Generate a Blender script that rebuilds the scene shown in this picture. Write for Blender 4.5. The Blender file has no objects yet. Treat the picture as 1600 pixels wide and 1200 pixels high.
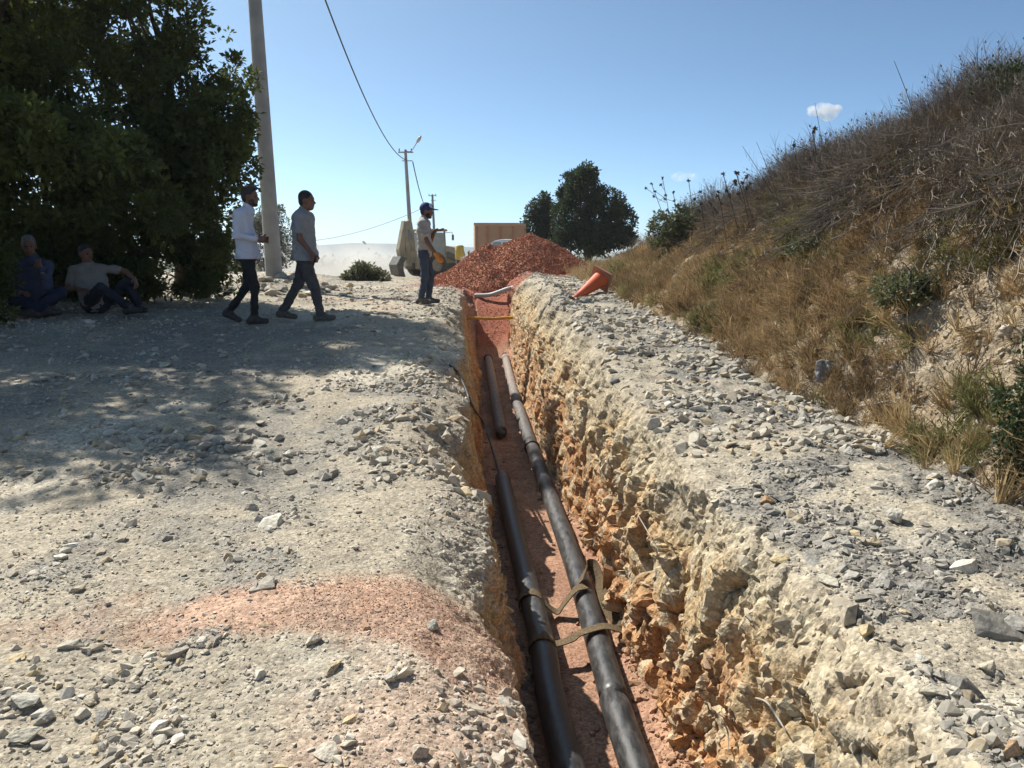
import bpy, bmesh, math, random
import numpy as np
from mathutils import Vector, Matrix, Euler

# ------------------------------------------------------------------ camera, sky, sun, exposure
S = bpy.context.scene
CAMZ, PITCH, FPX = 1.6, math.radians(9.6), 1250.0
cam_d = bpy.data.cameras.new('camera'); cam = bpy.data.objects.new('camera', cam_d)
S.collection.objects.link(cam); S.camera = cam
cam.location = (0, 0, CAMZ); cam.rotation_euler = (math.pi/2 - PITCH, 0, 0)
cam_d.sensor_width = 36; cam_d.lens = FPX/1600*36; cam_d.clip_start = 0.05; cam_d.clip_end = 9000
SUN_EL, SUN_AZ = math.radians(47), math.radians(-45)          # azimuth from +Y, clockwise
sun_pos = Vector((math.sin(SUN_AZ)*math.cos(SUN_EL), math.cos(SUN_AZ)*math.cos(SUN_EL), math.sin(SUN_EL)))
W = bpy.data.worlds.new('World'); S.world = W; W.use_nodes = True
wn = W.node_tree; wn.nodes.clear()
sky = wn.nodes.new('ShaderNodeTexSky'); sky.sky_type = 'NISHITA'; sky.sun_disc = False
sky.sun_elevation = SUN_EL; sky.sun_rotation = SUN_AZ; sky.altitude = 1500
sky.air_density = 0.4; sky.dust_density = 3.0; sky.ozone_density = 1.5
bgn = wn.nodes.new('ShaderNodeBackground'); bgn.inputs['Strength'].default_value = 0.142
wo = wn.nodes.new('ShaderNodeOutputWorld')
tn = wn.nodes.new('ShaderNodeMix'); tn.data_type = 'RGBA'; tn.blend_type = 'MULTIPLY'; tn.inputs['Factor'].default_value = 1; tn.inputs[7].default_value = (0.77, 1.0, 0.985, 1)   # white balance of the sky
wn.links.new(sky.outputs[0], tn.inputs[6]); wn.links.new(tn.outputs[2], bgn.inputs[0]); wn.links.new(bgn.outputs[0], wo.inputs[0])
sl = bpy.data.lights.new('sun', 'SUN'); sl.energy = 5.0; sl.angle = math.radians(0.53); sl.color = (1, 0.955, 0.88)
so = bpy.data.objects.new('sun', sl); S.collection.objects.link(so)
so.rotation_euler = (-sun_pos).to_track_quat('-Z', 'Y').to_euler(); so.location = sun_pos*60
S.view_settings.view_transform = 'Standard'; S.view_settings.look = 'None'
S.view_settings.exposure = 0.5; S.view_settings.gamma = 1.0; S.view_settings.use_curve_mapping = False
S.cycles.max_bounces = 8; S.cycles.diffuse_bounces = 3; S.cycles.glossy_bounces = 2; S.cycles.transparent_max_bounces = 12; S.cycles.volume_bounces = 1
S.cycles.volume_step_rate = 2.0
S.cycles.use_adaptive_sampling = True; S.cycles.adaptive_threshold = 0.025; S.cycles.use_denoising = True; S.cycles.denoising_prefilter = 'ACCURATE'

COL = S.collection
RNG = np.random.default_rng(7); random.seed(7)
cs, sn = math.cos(PITCH), math.sin(PITCH)
def PZ(px, py, z):                      # point at height z seen in that direction
    a, b = (px-800)/FPX, (600-py)/FPX
    d = np.array([a, cs+b*sn, -sn+b*cs]); t = (z-CAMZ)/d[2]
    return Vector((d*t).tolist()) + Vector((0, 0, CAMZ))
def PY(px, py, Y):                      # point at distance Y
    a, b = (px-800)/FPX, (600-py)/FPX
    d = np.array([a, cs+b*sn, -sn+b*cs]); t = Y/d[1]
    return Vector((d*t).tolist()) + Vector((0, 0, CAMZ))
def PROJ(P):
    Y, h = P[..., 1], P[..., 2]-CAMZ
    dz = Y*cs - h*sn; uy = Y*sn + h*cs
    dz = np.where(np.abs(dz) < 1e-6, 1e-6, dz)
    return 800+FPX*P[..., 0]/dz, 600-FPX*uy/dz, dz

# ------------------------------------------------------------------ noise
def _h(ix, iy, iz, seed):
    n = (ix.astype(np.int64)*374761393 + iy.astype(np.int64)*668265263 + iz.astype(np.int64)*1274126177 + seed*974634721) & 0xffffffff
    n = ((n ^ (n >> 13))*1274126177) & 0xffffffff
    n = ((n ^ (n >> 16))*2246822519) & 0xffffffff
    return ((n ^ (n >> 15)) & 0xffffff)/float(0xffffff)
def vnoise(p, seed=0):
    i = np.floor(p).astype(np.int64); f = p-i; u = f*f*f*(f*(f*6-15)+10)
    r = 0
    for dx in (0, 1):
        wx = u[..., 0] if dx else 1-u[..., 0]
        for dy in (0, 1):
            wy = u[..., 1] if dy else 1-u[..., 1]
            for dz in (0, 1):
                wz = u[..., 2] if dz else 1-u[..., 2]
                r = r + wx*wy*wz*_h(i[..., 0]+dx, i[..., 1]+dy, i[..., 2]+dz, seed)
    return r*2-1
def fbm(p, octs=4, seed=0, gain=0.5, lac=2.03):
    a, s, t = 1.0, 0, 0
    for o in range(octs):
        s = s + a*vnoise(p, seed+o*17); t += a; p = p*lac; a *= gain
    return s/t
def worley(p, seed=0):
    i = np.floor(p).astype(np.int64); f1 = np.full(p.shape[:-1], 9.0); f2 = f1.copy(); cid = np.zeros(p.shape[:-1]); dl = np.zeros(p.shape)
    for dx in (-1, 0, 1):
        for dy in (-1, 0, 1):
            for dz in (-1, 0, 1):
                c = i+np.array([dx, dy, dz])
                q = np.stack([c[..., k]+_h(c[..., 0], c[..., 1], c[..., 2], seed+k*31+1) for k in range(3)], -1)
                d = np.sqrt(((q-p)**2).sum(-1)); r = _h(c[..., 0], c[..., 1], c[..., 2], seed+999)
                m = d < f1
                f2 = np.where(m, f1, np.minimum(f2, d)); cid = np.where(m, r, cid); dl = np.where(m[..., None], p-q, dl); f1 = np.where(m, d, f1)
    return f1, f2, cid, dl
def sstep(a, b, x):
    t = np.clip((x-a)/(b-a), 0, 1); return t*t*(3-2*t)

# ------------------------------------------------------------------ object helpers
def link(o, parent=None):
    COL.objects.link(o)
    if parent is not None: o.parent = parent
    return o
def tag(o, label=None, cat=None, group=None, kind=None):
    if label: o['label'] = label
    if cat: o['category'] = cat
    if group: o['group'] = group
    if kind: o['kind'] = kind
    return o
def empty(name, loc, rz=0, label=None, cat=None, group=None):
    o = bpy.data.objects.new(name, None); o.location = loc; o.rotation_euler = (0, 0, rz); o.empty_display_size = 0.2
    return tag(link(o), label, cat, group)
def np_mesh(name, V, F, smooth=True, mats=()):
    V = np.asarray(V, dtype=np.float32); F = np.asarray(F, dtype=np.int32)
    me = bpy.data.meshes.new(name); n, k = F.shape
    me.vertices.add(len(V)); me.vertices.foreach_set('co', V.ravel())
    me.loops.add(n*k); me.loops.foreach_set('vertex_index', F.ravel())
    me.polygons.add(n); me.polygons.foreach_set('loop_start', np.arange(0, n*k, k, dtype=np.int32))
    me.polygons.foreach_set('loop_total', np.full(n, k, dtype=np.int32))
    me.polygons.foreach_set('use_smooth', np.full(n, smooth, dtype=bool))
    for m in mats: me.materials.append(m)
    me.update(calc_edges=True)
    return me
def np_obj(name, V, F, mat, parent=None, smooth=True):
    return link(bpy.data.objects.new(name, np_mesh(name, V, F, smooth, (mat,))), parent)
def rotz(v, a):
    return Vector((v[0]*math.cos(a)-v[1]*math.sin(a), v[0]*math.sin(a)+v[1]*math.cos(a), v[2]))
class MB:
    def __init__(s): s.v = []; s.f = []; s.sm = []
    def add(s, vs, fs, smooth=False):
        b = len(s.v); s.v += [tuple(v) for v in vs]
        for f in fs: s.f.append(tuple(b+i for i in f)); s.sm.append(smooth)
    def box(s, c, size, rot=None, bev=0.0):
        bm = bmesh.new(); bmesh.ops.create_cube(bm, size=1.0)
        for v in bm.verts: v.co = Vector((v.co.x*size[0], v.co.y*size[1], v.co.z*size[2]))
        if bev > 0: bmesh.ops.bevel(bm, geom=list(bm.edges), offset=bev, segments=2, affect='EDGES', profile=0.6)
        R = Euler(rot).to_matrix() if rot is not None else Matrix.Identity(3)
        bm.verts.index_update()
        s.add([R @ v.co + Vector(c) for v in bm.verts], [[v.index for v in f.verts] for f in bm.faces]); bm.free(); return s
    def prism(s, pts, ext, bev=0.0):      # polygon in 3-D pushed along ext
        bm = bmesh.new(); vs = [bm.verts.new(p) for p in pts]; f = bm.faces.new(vs)
        r = bmesh.ops.extrude_face_region(bm, geom=[f])
        for g in r['geom']:
            if isinstance(g, bmesh.types.BMVert): g.co += Vector(ext)
        bmesh.ops.recalc_face_normals(bm, faces=bm.faces)
        if bev > 0: bmesh.ops.bevel(bm, geom=list(bm.edges), offset=bev, segments=2, affect='EDGES', profile=0.6)
        bm.verts.index_update()
        s.add([v.co.copy() for v in bm.verts], [[v.index for v in f.verts] for f in bm.faces]); bm.free(); return s
    def tube(s, path, rad, n=10, cap=True):
        path = [Vector(p) for p in path]; m = len(path)
        if not hasattr(rad, '__len__'): rad = [rad]*m
        prev = None; vs = []
        for i, p in enumerate(path):
            t = (path[min(i+1, m-1)]-path[max(i-1, 0)])
            if t.length < 1e-9: t = Vector((0, 0, 1))
            t.normalize()
            if prev is None:
                a = Vector((0, 0, 1)) if abs(t.z) < 0.9 else Vector((1, 0, 0)); u = t.cross(a).normalized()
            else:
                u = (prev-t*prev.dot(t)); u = u.normalized() if u.length > 1e-6 else t.orthogonal().normalized()
            prev = u; w = t.cross(u)
            for k in range(n):
                an = 2*math.pi*k/n; vs.append(p+(u*math.cos(an)+w*math.sin(an))*rad[i])
        fs = [(i*n+k, i*n+(k+1) % n, (i+1)*n+(k+1) % n, (i+1)*n+k) for i in range(m-1) for k in range(n)]
        b = len(s.v); s.add(vs, fs, True)
        if cap:
            s.f.append(tuple(b+k for k in range(n))[::-1]); s.sm.append(False)
            s.f.append(tuple(b+(m-1)*n+k for k in range(n))); s.sm.append(False)
        return s
    def ribbon(s, path, wdir, width, th):   # flat strap
        path = [Vector(p) for p in path]; m = len(path); vs = []
        for i, p in enumerate(path):
            t = (path[min(i+1, m-1)]-path[max(i-1, 0)]).normalized()
            w = Vector(wdir[i] if isinstance(wdir[0], (tuple, list, Vector)) else wdir); w = (w-t*w.dot(t)).normalized(); nrm = t.cross(w)
            for a, b in ((-1, -1), (1, -1), (1, 1), (-1, 1)): vs.append(p+w*(a*width/2)+nrm*(b*th/2))
        fs = [(i*4+k, i*4+(k+1) % 4, (i+1)*4+(k+1) % 4, (i+1)*4+k) for i in range(m-1) for k in range(4)]
        fs += [(3, 2, 1, 0), tuple((m-1)*4+k for k in range(4))]
        s.add(vs, fs, False); return s
    def lathe(s, prof, n=24, axis=2, c=(0, 0, 0)):   # prof: (r, h)
        vs = []
        for r, h in prof:
            for k in range(n):
                a = 2*math.pi*k/n; q = [r*math.cos(a), r*math.sin(a), h]
                if axis == 1: q = [q[0], q[2], q[1]]
                if axis == 0: q = [q[2], q[0], q[1]]
                vs.append(Vector(q)+Vector(c))
        m = len(prof)
        s.add(vs, [(i*n+k, i*n+(k+1) % n, (i+1)*n+(k+1) % n, (i+1)*n+k) for i in range(m-1) for k in range(n)], True); return s
    def build(s, name, mat, parent=None):
        me = bpy.data.meshes.new(name); me.from_pydata(s.v, [], s.f)
        me.polygons.foreach_set('use_smooth', s.sm); me.materials.append(mat)
        bm = bmesh.new(); bm.from_mesh(me); bmesh.ops.recalc_face_normals(bm, faces=bm.faces); bm.to_mesh(me); bm.free()
        me.update(); return link(bpy.data.objects.new(name, me), parent)
def spline(pts, n=8):                     # Catmull-Rom through points
    P = [Vector(p) for p in pts]; out = []
    for i in range(len(P)-1):
        a, b, c, d = P[max(i-1, 0)], P[i], P[i+1], P[min(i+2, len(P)-1)]
        for k in range(n):
            t = k/n
            out.append(0.5*((2*b)+(c-a)*t+(2*a-5*b+4*c-d)*t*t+(3*b-a-3*c+d)*t**3))
    out.append(P[-1]); return out

# ------------------------------------------------------------------ materials
def mat(name, c1, c2=None, scale=8.0, rough=0.8, bump=0.0, bscale=40.0, metal=0.0, trans=0.0, spec=0.5, coat=0.0, detail=4.0, contrast=(0.35, 0.65), objrand=0.0, dist=0.01):
    m = bpy.data.materials.new(name); m.use_nodes = True; nt = m.node_tree; N = nt.nodes; L = nt.links
    p = N['Principled BSDF']; p.inputs['Roughness'].default_value = rough; p.inputs['Metallic'].default_value = metal
    p.inputs['Specular IOR Level'].default_value = spec
    if coat: p.inputs['Coat Weight'].default_value = coat
    tc = N.new('ShaderNodeTexCoord'); col = None
    if c2 is not None:
        nz = N.new('ShaderNodeTexNoise'); nz.inputs['Scale'].default_value = scale; nz.inputs['Detail'].default_value = detail
        L.new(tc.outputs['Object'], nz.inputs['Vector'])
        cr = N.new('ShaderNodeValToRGB'); cr.color_ramp.elements[0].position = contrast[0]; cr.color_ramp.elements[1].position = contrast[1]
        cr.color_ramp.elements[0].color = (*c1, 1); cr.color_ramp.elements[1].color = (*c2, 1)
        L.new(nz.outputs['Fac'], cr.inputs['Fac']); col = cr.outputs['Color']
    else:
        rg = N.new('ShaderNodeRGB'); rg.outputs[0].default_value = (*c1, 1); col = rg.outputs[0]
    if objrand:
        oi = N.new('ShaderNodeObjectInfo'); mr = N.new('ShaderNodeMapRange'); mr.inputs['To Min'].default_value = 1-objrand; mr.inputs['To Max'].default_value = 1+objrand
        L.new(oi.outputs['Random'], mr.inputs['Value'])
        mx = N.new('ShaderNodeMix'); mx.data_type = 'RGBA'; mx.blend_type = 'MULTIPLY'; mx.inputs['Factor'].default_value = 1
        L.new(col, mx.inputs[6]); L.new(mr.outputs[0], mx.inputs[7]); col = mx.outputs[2]
    L.new(col, p.inputs['Base Color'])
    if bump:
        nb = N.new('ShaderNodeTexNoise'); nb.inputs['Scale'].default_value = bscale; nb.inputs['Detail'].default_value = 6
        L.new(tc.outputs['Object'], nb.inputs['Vector'])
        bp = N.new('ShaderNodeBump'); bp.inputs['Strength'].default_value = bump; bp.inputs['Distance'].default_value = dist
        L.new(nb.outputs['Fac'], bp.inputs['Height']); L.new(bp.outputs[0], p.inputs['Normal'])
    if trans:
        tr = N.new('ShaderNodeBsdfTranslucent'); ms = N.new('ShaderNodeMixShader'); ms.inputs[0].default_value = trans
        out = N['Material Output']; L.new(col, tr.inputs['Color'])
        L.new(p.outputs[0], ms.inputs[1]); L.new(tr.outputs[0], ms.inputs[2]); L.new(ms.outputs[0], out.inputs['Surface'])
    return m
def tint_mat(name, attr_type, rough=0.9, var=0.35, bscale=60, bump=0.4, attr='tint'):   # colour from a per-vertex / per-instance / per-object value
    m = bpy.data.materials.new(name); m.use_nodes = True; nt = m.node_tree; N = nt.nodes; L = nt.links
    p = N['Principled BSDF']; p.inputs['Roughness'].default_value = rough; p.inputs['Specular IOR Level'].default_value = 0.25
    oi = N.new('ShaderNodeObjectInfo')
    if attr_type == 'OBJECT': col = oi.outputs['Color']
    else:
        at = N.new('ShaderNodeAttribute'); at.attribute_type = attr_type; at.attribute_name = attr; col = at.outputs['Color']
    tc = N.new('ShaderNodeTexCoord')
    nz = N.new('ShaderNodeTexNoise'); nz.inputs['Scale'].default_value = bscale; nz.inputs['Detail'].default_value = 5
    L.new(tc.outputs['Object'], nz.inputs['Vector'])
    mr = N.new('ShaderNodeMapRange'); mr.inputs['From Min'].default_value = 0.25; mr.inputs['From Max'].default_value = 0.75
    mr.inputs['To Min'].default_value = 1-var; mr.inputs['To Max'].default_value = 1+var*0.6
    L.new(nz.outputs['Fac'], mr.inputs['Value'])
    mx = N.new('ShaderNodeMix'); mx.data_type = 'RGBA'; mx.blend_type = 'MULTIPLY'; mx.inputs['Factor'].default_value = 1
    L.new(col, mx.inputs[6]); L.new(mr.outputs[0], mx.inputs[7]); L.new(mx.outputs[2], p.inputs['Base Color'])
    bp = N.new('ShaderNodeBump'); bp.inputs['Strength'].default_value = bump; bp.inputs['Distance'].default_value = 0.01
    L.new(nz.outputs['Fac'], bp.inputs['Height']); L.new(bp.outputs[0], p.inputs['Normal'])
    return m
# ------------------------------------------------------------------ ground: one sheet, trench and bank included
ip = lambda xs, ys: (lambda Y: np.interp(Y, xs, ys))
hL_ = ip([-60, 0, 2, 5, 8, 11, 14, 20, 26, 32, 45, 80, 200, 600, 3000], [-0.2, 0.05, 0.08, 0.25, 0.45, 0.66, 0.67, 0.66, 0.64, 0.35, 0.0, -1.5, -5, -9, -12])
hR_ = ip([-60, 0, 2, 4, 6, 9, 14, 20, 26, 32, 45, 80, 200, 600, 3000], [0.1, 0.28, 0.33, 0.36, 0.52, 0.74, 0.92, 0.9, 0.8, 0.5, 0.0, -1.5, -5, -9, -12])
ridge_ = ip([-60, 0, 4, 6, 8, 10, 13, 16, 19, 22, 25, 30, 45, 80, 200, 600, 3000], [2.0, 2.25, 2.44, 2.58, 2.7, 2.52, 2.28, 2.0, 1.62, 1.3, 1.02, 0.8, 0.2, -1.4, -5, -9, -12])
foot_ = ip([-60, 0, 3.5, 5.5, 8, 10.7, 14, 19, 25, 60], [2.8, 2.6, 2.3, 2.15, 1.9, 1.6, 1.75, 2.0, 2.5, 3.0])
lipL_ = ip([-60, 0, 2.2, 3.2, 4.5, 6, 8, 10.6, 14, 18, 24], [0.3, 0.2, 0.07, -0.04, -0.2, -0.36, -0.52, -0.68, -0.9, -1.12, -1.4])
baseL_ = ip([-60, 0, 3.5, 5.6, 8.4, 13.5, 18, 24], [0.5, 0.22, 0.04, -0.09, -0.33, -0.54, -0.8, -1.1])
baseR_ = ip([-60, 0, 3.64, 8.9, 13.2, 18, 24], [1.25, 1.05, 0.80, 0.43, 0.16, -0.04, -0.25])
lipR_ = ip([-60, 0, 2.7, 4, 6, 9, 14, 19, 24], [1.5, 1.28, 1.12, 1.04, 0.91, 0.70, 0.45, 0.22, 0.0])
FLOORZ = -0.86
floor_ = ip([-60, 17.2, 17.9, 18.5, 19.1, 19.7, 20.6, 22], [FLOORZ, FLOORZ, -0.62, -0.22, 0.14, 0.42, 0.64, 0.66])
RIDGEX = 3.8
def smooth_ip(f, Y, w=0.6):
    return (f(Y-w)+2*f(Y)+f(Y+w))/4
Ys = [-60, -20, -8, -4, -2.4, -1.4, -0.8, -0.4, 0]
y = 0.0
while y < 1.5: y += 0.04; Ys.append(y)
while y < 22: y += max(0.0135, 0.0044*y); Ys.append(y)
st = 0.12
while y < 3000: y += st; st *= 1.10; Ys.append(y)
Ys = np.array(Ys); nR = len(Ys)
# columns: offsets, in sections
dL = [0.0]
while dL[-1] < 0.7: dL.append(dL[-1]+0.015)
while dL[-1] < 10: dL.append(dL[-1]+0.015+0.0125*(dL[-1]-0.7))
while dL[-1] < 1600: dL.append(dL[-1]*1.3)
dL = np.array(dL[::-1])
nW1, nF, nW2, nG, nH, nP = 78, 52, 84, 68, 120, 34
eR = [0.0]; s_ = 0.06
while eR[-1] < 1600: eR.append(eR[-1]+s_); s_ *= 1.14
eR = np.array(eR[1:])
YY = Ys[:, None]
n1 = np.stack([Ys*1.3, Ys*0, Ys*0], -1)
jit = lambda sd, a, b: a*vnoise(np.stack([Ys*1.1, Ys*0+sd, Ys*0], -1), sd)+b*vnoise(np.stack([Ys*4.3, Ys*0+sd, Ys*0], -1), sd+5)
trA = 1-sstep(21, 24, Ys)
lipL = lipL_(Ys)+jit(3, 0.06, 0.035)*trA; lipR = lipR_(Ys)+jit(11, 0.08, 0.05)*trA
bL = baseL_(Ys)+jit(23, 0.03, 0.02)*trA; bR = baseR_(Ys)+jit(37, 0.05, 0.04)*trA
hl = smooth_ip(hL_, Ys); hr = smooth_ip(hR_, Ys); fl = np.minimum(smooth_ip(floor_, Ys, 0.3), hl)
k = sstep(19.5, 23, Ys)
fl = np.where(Ys > 19, fl*(1-k)+hl*k, fl)
foot = smooth_ip(foot_, Ys)+0.12*vnoise(np.stack([Ys*0.8, Ys*0, Ys*0+9], -1), 77)
rdg = smooth_ip(ridge_, Ys, 1.0)+(0.13*vnoise(np.stack([Ys*0.6, Ys*0, Ys*0+2], -1), 151)+0.07*vnoise(np.stack([Ys*1.8, Ys*0, Ys*0+2], -1), 152))*(1-sstep(22, 28, Ys))
X = []; Z = []; SEC = []
def sec(x, z, idn, u):
    X.append(x); Z.append(z); SEC.append(np.full(x.shape[1], idn))
x0 = lipL[:, None]-dL[None, :]
z0 = hl[:, None]+0*x0
# the verge rises a little under the trees on the left and carries a rubble berm by the first pole
z0 = z0+0.22*sstep(4.6, 7.5, -x0)*sstep(6, 10, YY)*(1-sstep(26, 34, YY)) + 0.28*np.exp(-((x0+5.0)/0.7)**2-((YY-17.5)/2.2)**2)
z0 = z0+0.05*np.exp(-((x0+0.75)/0.75)**2-((YY-3.05)/0.26)**2)
# the road breaks down towards the cut: a slumped, ragged shoulder
slump = (0.17+0.10*vnoise(np.stack([Ys*0.9, Ys*0, Ys*0+4], -1), 131)+0.05*vnoise(np.stack([Ys*3.1, Ys*0, Ys*0+4], -1), 132))*(1-sstep(12, 16, Ys)*0.6)*trA
swid = 0.42+0.16*vnoise(np.stack([Ys*0.7, Ys*0, Ys*0+8], -1), 133)
z0 = z0-slump[:, None]*np.clip(1-dL[None, :]/swid[:, None], 0, 1)**1.4
z0 = z0-0.035*(np.exp(-((x0+1.35)/0.20)**2)+np.exp(-((x0+3.0)/0.22)**2))*(0.6+0.6*vnoise(np.stack([x0*0.5, YY*0.4+0*x0, x0*0], -1), 41))*(1-sstep(20, 26, YY))
sec(x0, z0, 0, None)
u = np.linspace(0, 1, nW1+1)[1:][None, :]
zw = (hl-slump)[:, None]*(1-u)+fl[:, None]*u
sec(lipL[:, None]+(bL-lipL)[:, None]*(u**1.25), zw, 1, u)
u = np.linspace(0, 1, nF+1)[1:][None, :]
sec(bL[:, None]+(bR-bL)[:, None]*u, fl[:, None]+0.07*(2*np.abs(u-0.45))**3*(fl < hl-0.05)[:, None], 2, u)
u = np.linspace(0, 1, nW2+1)[1:][None, :]
sec(bR[:, None]+(lipR-bR)[:, None]*(0.22*u+0.78*u**3.6), fl[:, None]+(hr-fl)[:, None]*(1-(1-u)**1.15), 3, u)
u = np.linspace(0, 1, nG+1)[1:][None, :]
xg = lipR[:, None]+(foot-lipR)[:, None]*u
# low spoil berm along the right lip
sec(xg, hr[:, None]+0.10*np.exp(-((u-0.16)/0.13)**2)*sstep(5, 9, YY)*trA[:, None]+0.05*u, 4, u)
u = np.linspace(0, 1, nH+1)[1:][None, :]
prof = 0.62*u+0.38*sstep(0, 1, u)
sec(foot[:, None]+(RIDGEX-foot)[:, None]*u, (hr+0.05)[:, None]+(np.maximum(rdg, hr+0.05)-hr-0.05)[:, None]*prof, 5, u)
xr = RIDGEX+eR[None, :]+0*YY
sec(xr, np.maximum(rdg, hr+0.05)[:, None]+0.25*sstep(0, 5, xr-RIDGEX)*(1-sstep(14, 24, YY))-0.02*sstep(6, 60, xr), 6, None)
X = np.concatenate(X, 1); Z = np.concatenate(Z, 1); SEC = np.concatenate(SEC); nC = X.shape[1]
# round the lips
near = (Ys > -3) & (Ys < 24)
for it, w in ((0, 9), (1, 6)):
    ker = np.hanning(w+2)[1:-1]; ker /= ker.sum(); h_ = w//2
    a, b = np.where(SEC == 0)[0][-40], np.where(SEC == 4)[0][40]
    for A in (X, Z):
        pad = np.pad(A[:, a-h_:b+w-h_-1+1], ((0, 0), (0, 0)))
        sm = sum(ker[q]*pad[:, q:q+(b-a)] for q in range(w))
        A[:, a:b] = sm
P = np.stack([X, np.broadcast_to(YY, X.shape), Z], -1).astype(np.float64)
def normals(P):
    du = np.gradient(P, axis=1); dv = np.gradient(P, axis=0)
    n = np.cross(du, dv); n /= np.maximum(np.linalg.norm(n, axis=-1, keepdims=True), 1e-9); return n
Nn = normals(P)
secm = SEC[None, :]
wallm = np.broadcast_to(((secm == 1) | (secm == 3)).astype(float), X.shape)
kz = np.hanning(23)[1:-1]; kz /= kz.sum()
wallm = np.apply_along_axis(lambda r: np.convolve(r, kz, 'same'), 1, wallm)
depth_ok = sstep(0.05, 0.3, np.minimum(hl, hr)-fl)[:, None]
shl = np.zeros_like(X); n0 = int((SEC == 0).sum()); shl[:, :n0] = 0.55*np.clip(1-dL[None, :]/(swid[:, None]*0.9), 0, 1)
wallm = np.maximum(wallm, shl)*depth_ok
floorm = np.broadcast_to((secm == 2).astype(float), X.shape)*depth_ok
hillm = np.broadcast_to((secm >= 5).astype(float), X.shape)*1.0
hillm = np.apply_along_axis(lambda r: np.convolve(r, kz, 'same'), 1, hillm)*(1-sstep(24, 32, YY))
rgm = np.broadcast_to((secm == 4).astype(float), X.shape)
farf = 1-sstep(26, 40, YY)
nearcols = (np.abs(X) < 14) & (YY > -3) & (YY < 45)
disp = np.zeros_like(X); cell = np.zeros_like(X); crack = np.ones_like(X); fb2 = np.zeros_like(X); fb1 = np.zeros_like(X)
ii = np.where(nearcols)
Q = P[ii]
fb1[ii] = fbm(Q*0.9, 3, 5); fb2[ii] = fbm(Q*5.0, 3, 21); fb3 = np.zeros_like(X); fb3[ii] = fbm(Q*21.0, 3, 41)
iw = np.where(nearcols & (wallm > 0.02)); Qw = P[iw]
def blocks(Q, sc, seed, warp):
    f1, f2, c, d = worley(Q*np.array(sc)+warp*fbm(Q*float(sc[0])*0.7, 2, seed+3)[:, None], seed)
    ang = np.stack([np.sin(c*977), np.sin(c*353+1), np.sin(c*1511+2)], -1)
    return (c-0.5), (d*ang).sum(-1), np.clip((f2-f1)/0.16, 0, 1), c
o1, t1, k1, cw = blocks(Qw, (5.2, 5.2, 3.2), 5, 0.7)
o2, t2, k2, cw2 = blocks(Qw, (12.5, 12.5, 8.5), 15, 0.45)
o3, t3, k3, cw3 = blocks(Qw, (30, 30, 24.), 25, 0.4)
cell[iw] = cw2; crack[iw] = k2
nw = 1-sstep(4.5, 9, Qw[:, 1])*0.65
sandy = sstep(-0.15, 0.2, fbm(Qw*1.9, 2, 88))
rel = 0.4+0.6*sstep(0.08, 0.35, (np.where(X < ((bL+bR)/2)[:, None], hl[:, None]-slump[:, None]*0.5, hr[:, None])-P[..., 2])[iw])
wd = rel*nw*(o1*0.075+t1*0.055+(k1-1)*0.04)+rel*(1-0.8*sandy)*(0.55+0.3*nw)*(o2*0.030+t2*0.028+(k2-1)*0.012)+(1-0.6*sandy)*(o3*0.010+t3*0.011)
wsc = np.where(X[iw] > (bL+bR)[iw[0]]/2, 1.0, 0.8)
tmp = np.zeros_like(X); tmp[iw] = wd*wsc
disp += tmp*wallm+(0.05*fb2+0.07*fb1)*wallm
flat = 1-wallm
disp += flat*(fb1*0.035*(1-floorm*0.7)+fb2*(0.016+0.02*rgm)+fb3*0.007)*farf
disp += hillm*(fb1*0.10+fb2*0.05)
P = P+Nn*disp[..., None]*np.where(nearcols, 1, 0)[..., None]
Nn = normals(P)
# ---- colour of the dirt itself
def mixc(c, col, m):
    return c*(1-m[..., None])+np.array(col)*m[..., None]
zt = np.where(X < ((bL+bR)/2)[:, None], hl[:, None], hr[:, None])
dep = zt-P[..., 2]
C = np.zeros(X.shape+(3,))+np.array([0.405, 0.35, 0.262])
big = np.zeros_like(X); big[ii] = fbm(Q*np.array([0.7, 0.35, 0.7]), 3, 91); med = np.zeros_like(X); med[ii] = fbm(Q*2.6, 4, 63)
C = mixc(C, (0.535, 0.48, 0.38), sstep(-0.05, 0.4, big+0.6*med))
C = mixc(C, (0.29, 0.265, 0.22), sstep(0.05, 0.45, -big+0.8*med))
C = mixc(C, (0.43, 0.25, 0.15), 0.55*sstep(0.12, 0.5, fb1*0.9+med*0.5)*np.exp(-((X+1.5)/2.2)**2)*sstep(8, 11, YY))
rg = rgm*(1-0)
C = mixc(C, (0.235, 0.218, 0.188), rg*sstep(-0.3, 0.25, med+np.broadcast_to(np.interp(np.arange(nC), [np.where(SEC == 4)[0][0], np.where(SEC == 4)[0][-1]], [-0.45, 0.45]), X.shape)))
C = mixc(C, (0.40, 0.35, 0.265), rg*sstep(0.0, 0.4, -med+0.05)*0.5)
C = mixc(C, (0.27, 0.20, 0.125), hillm*(0.75+0.25*np.clip(med*2, -1, 1)))
C = mixc(C, (0.35, 0.275, 0.175), hillm*sstep(0.15, 0.45, fb1)*0.6)
C = mixc(C, (0.36, 0.28, 0.15), sstep(26, 34, YY)+0*X); C = mixc(C, (0.13, 0.125, 0.07), sstep(50, 90, YY)+0*X)
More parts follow.
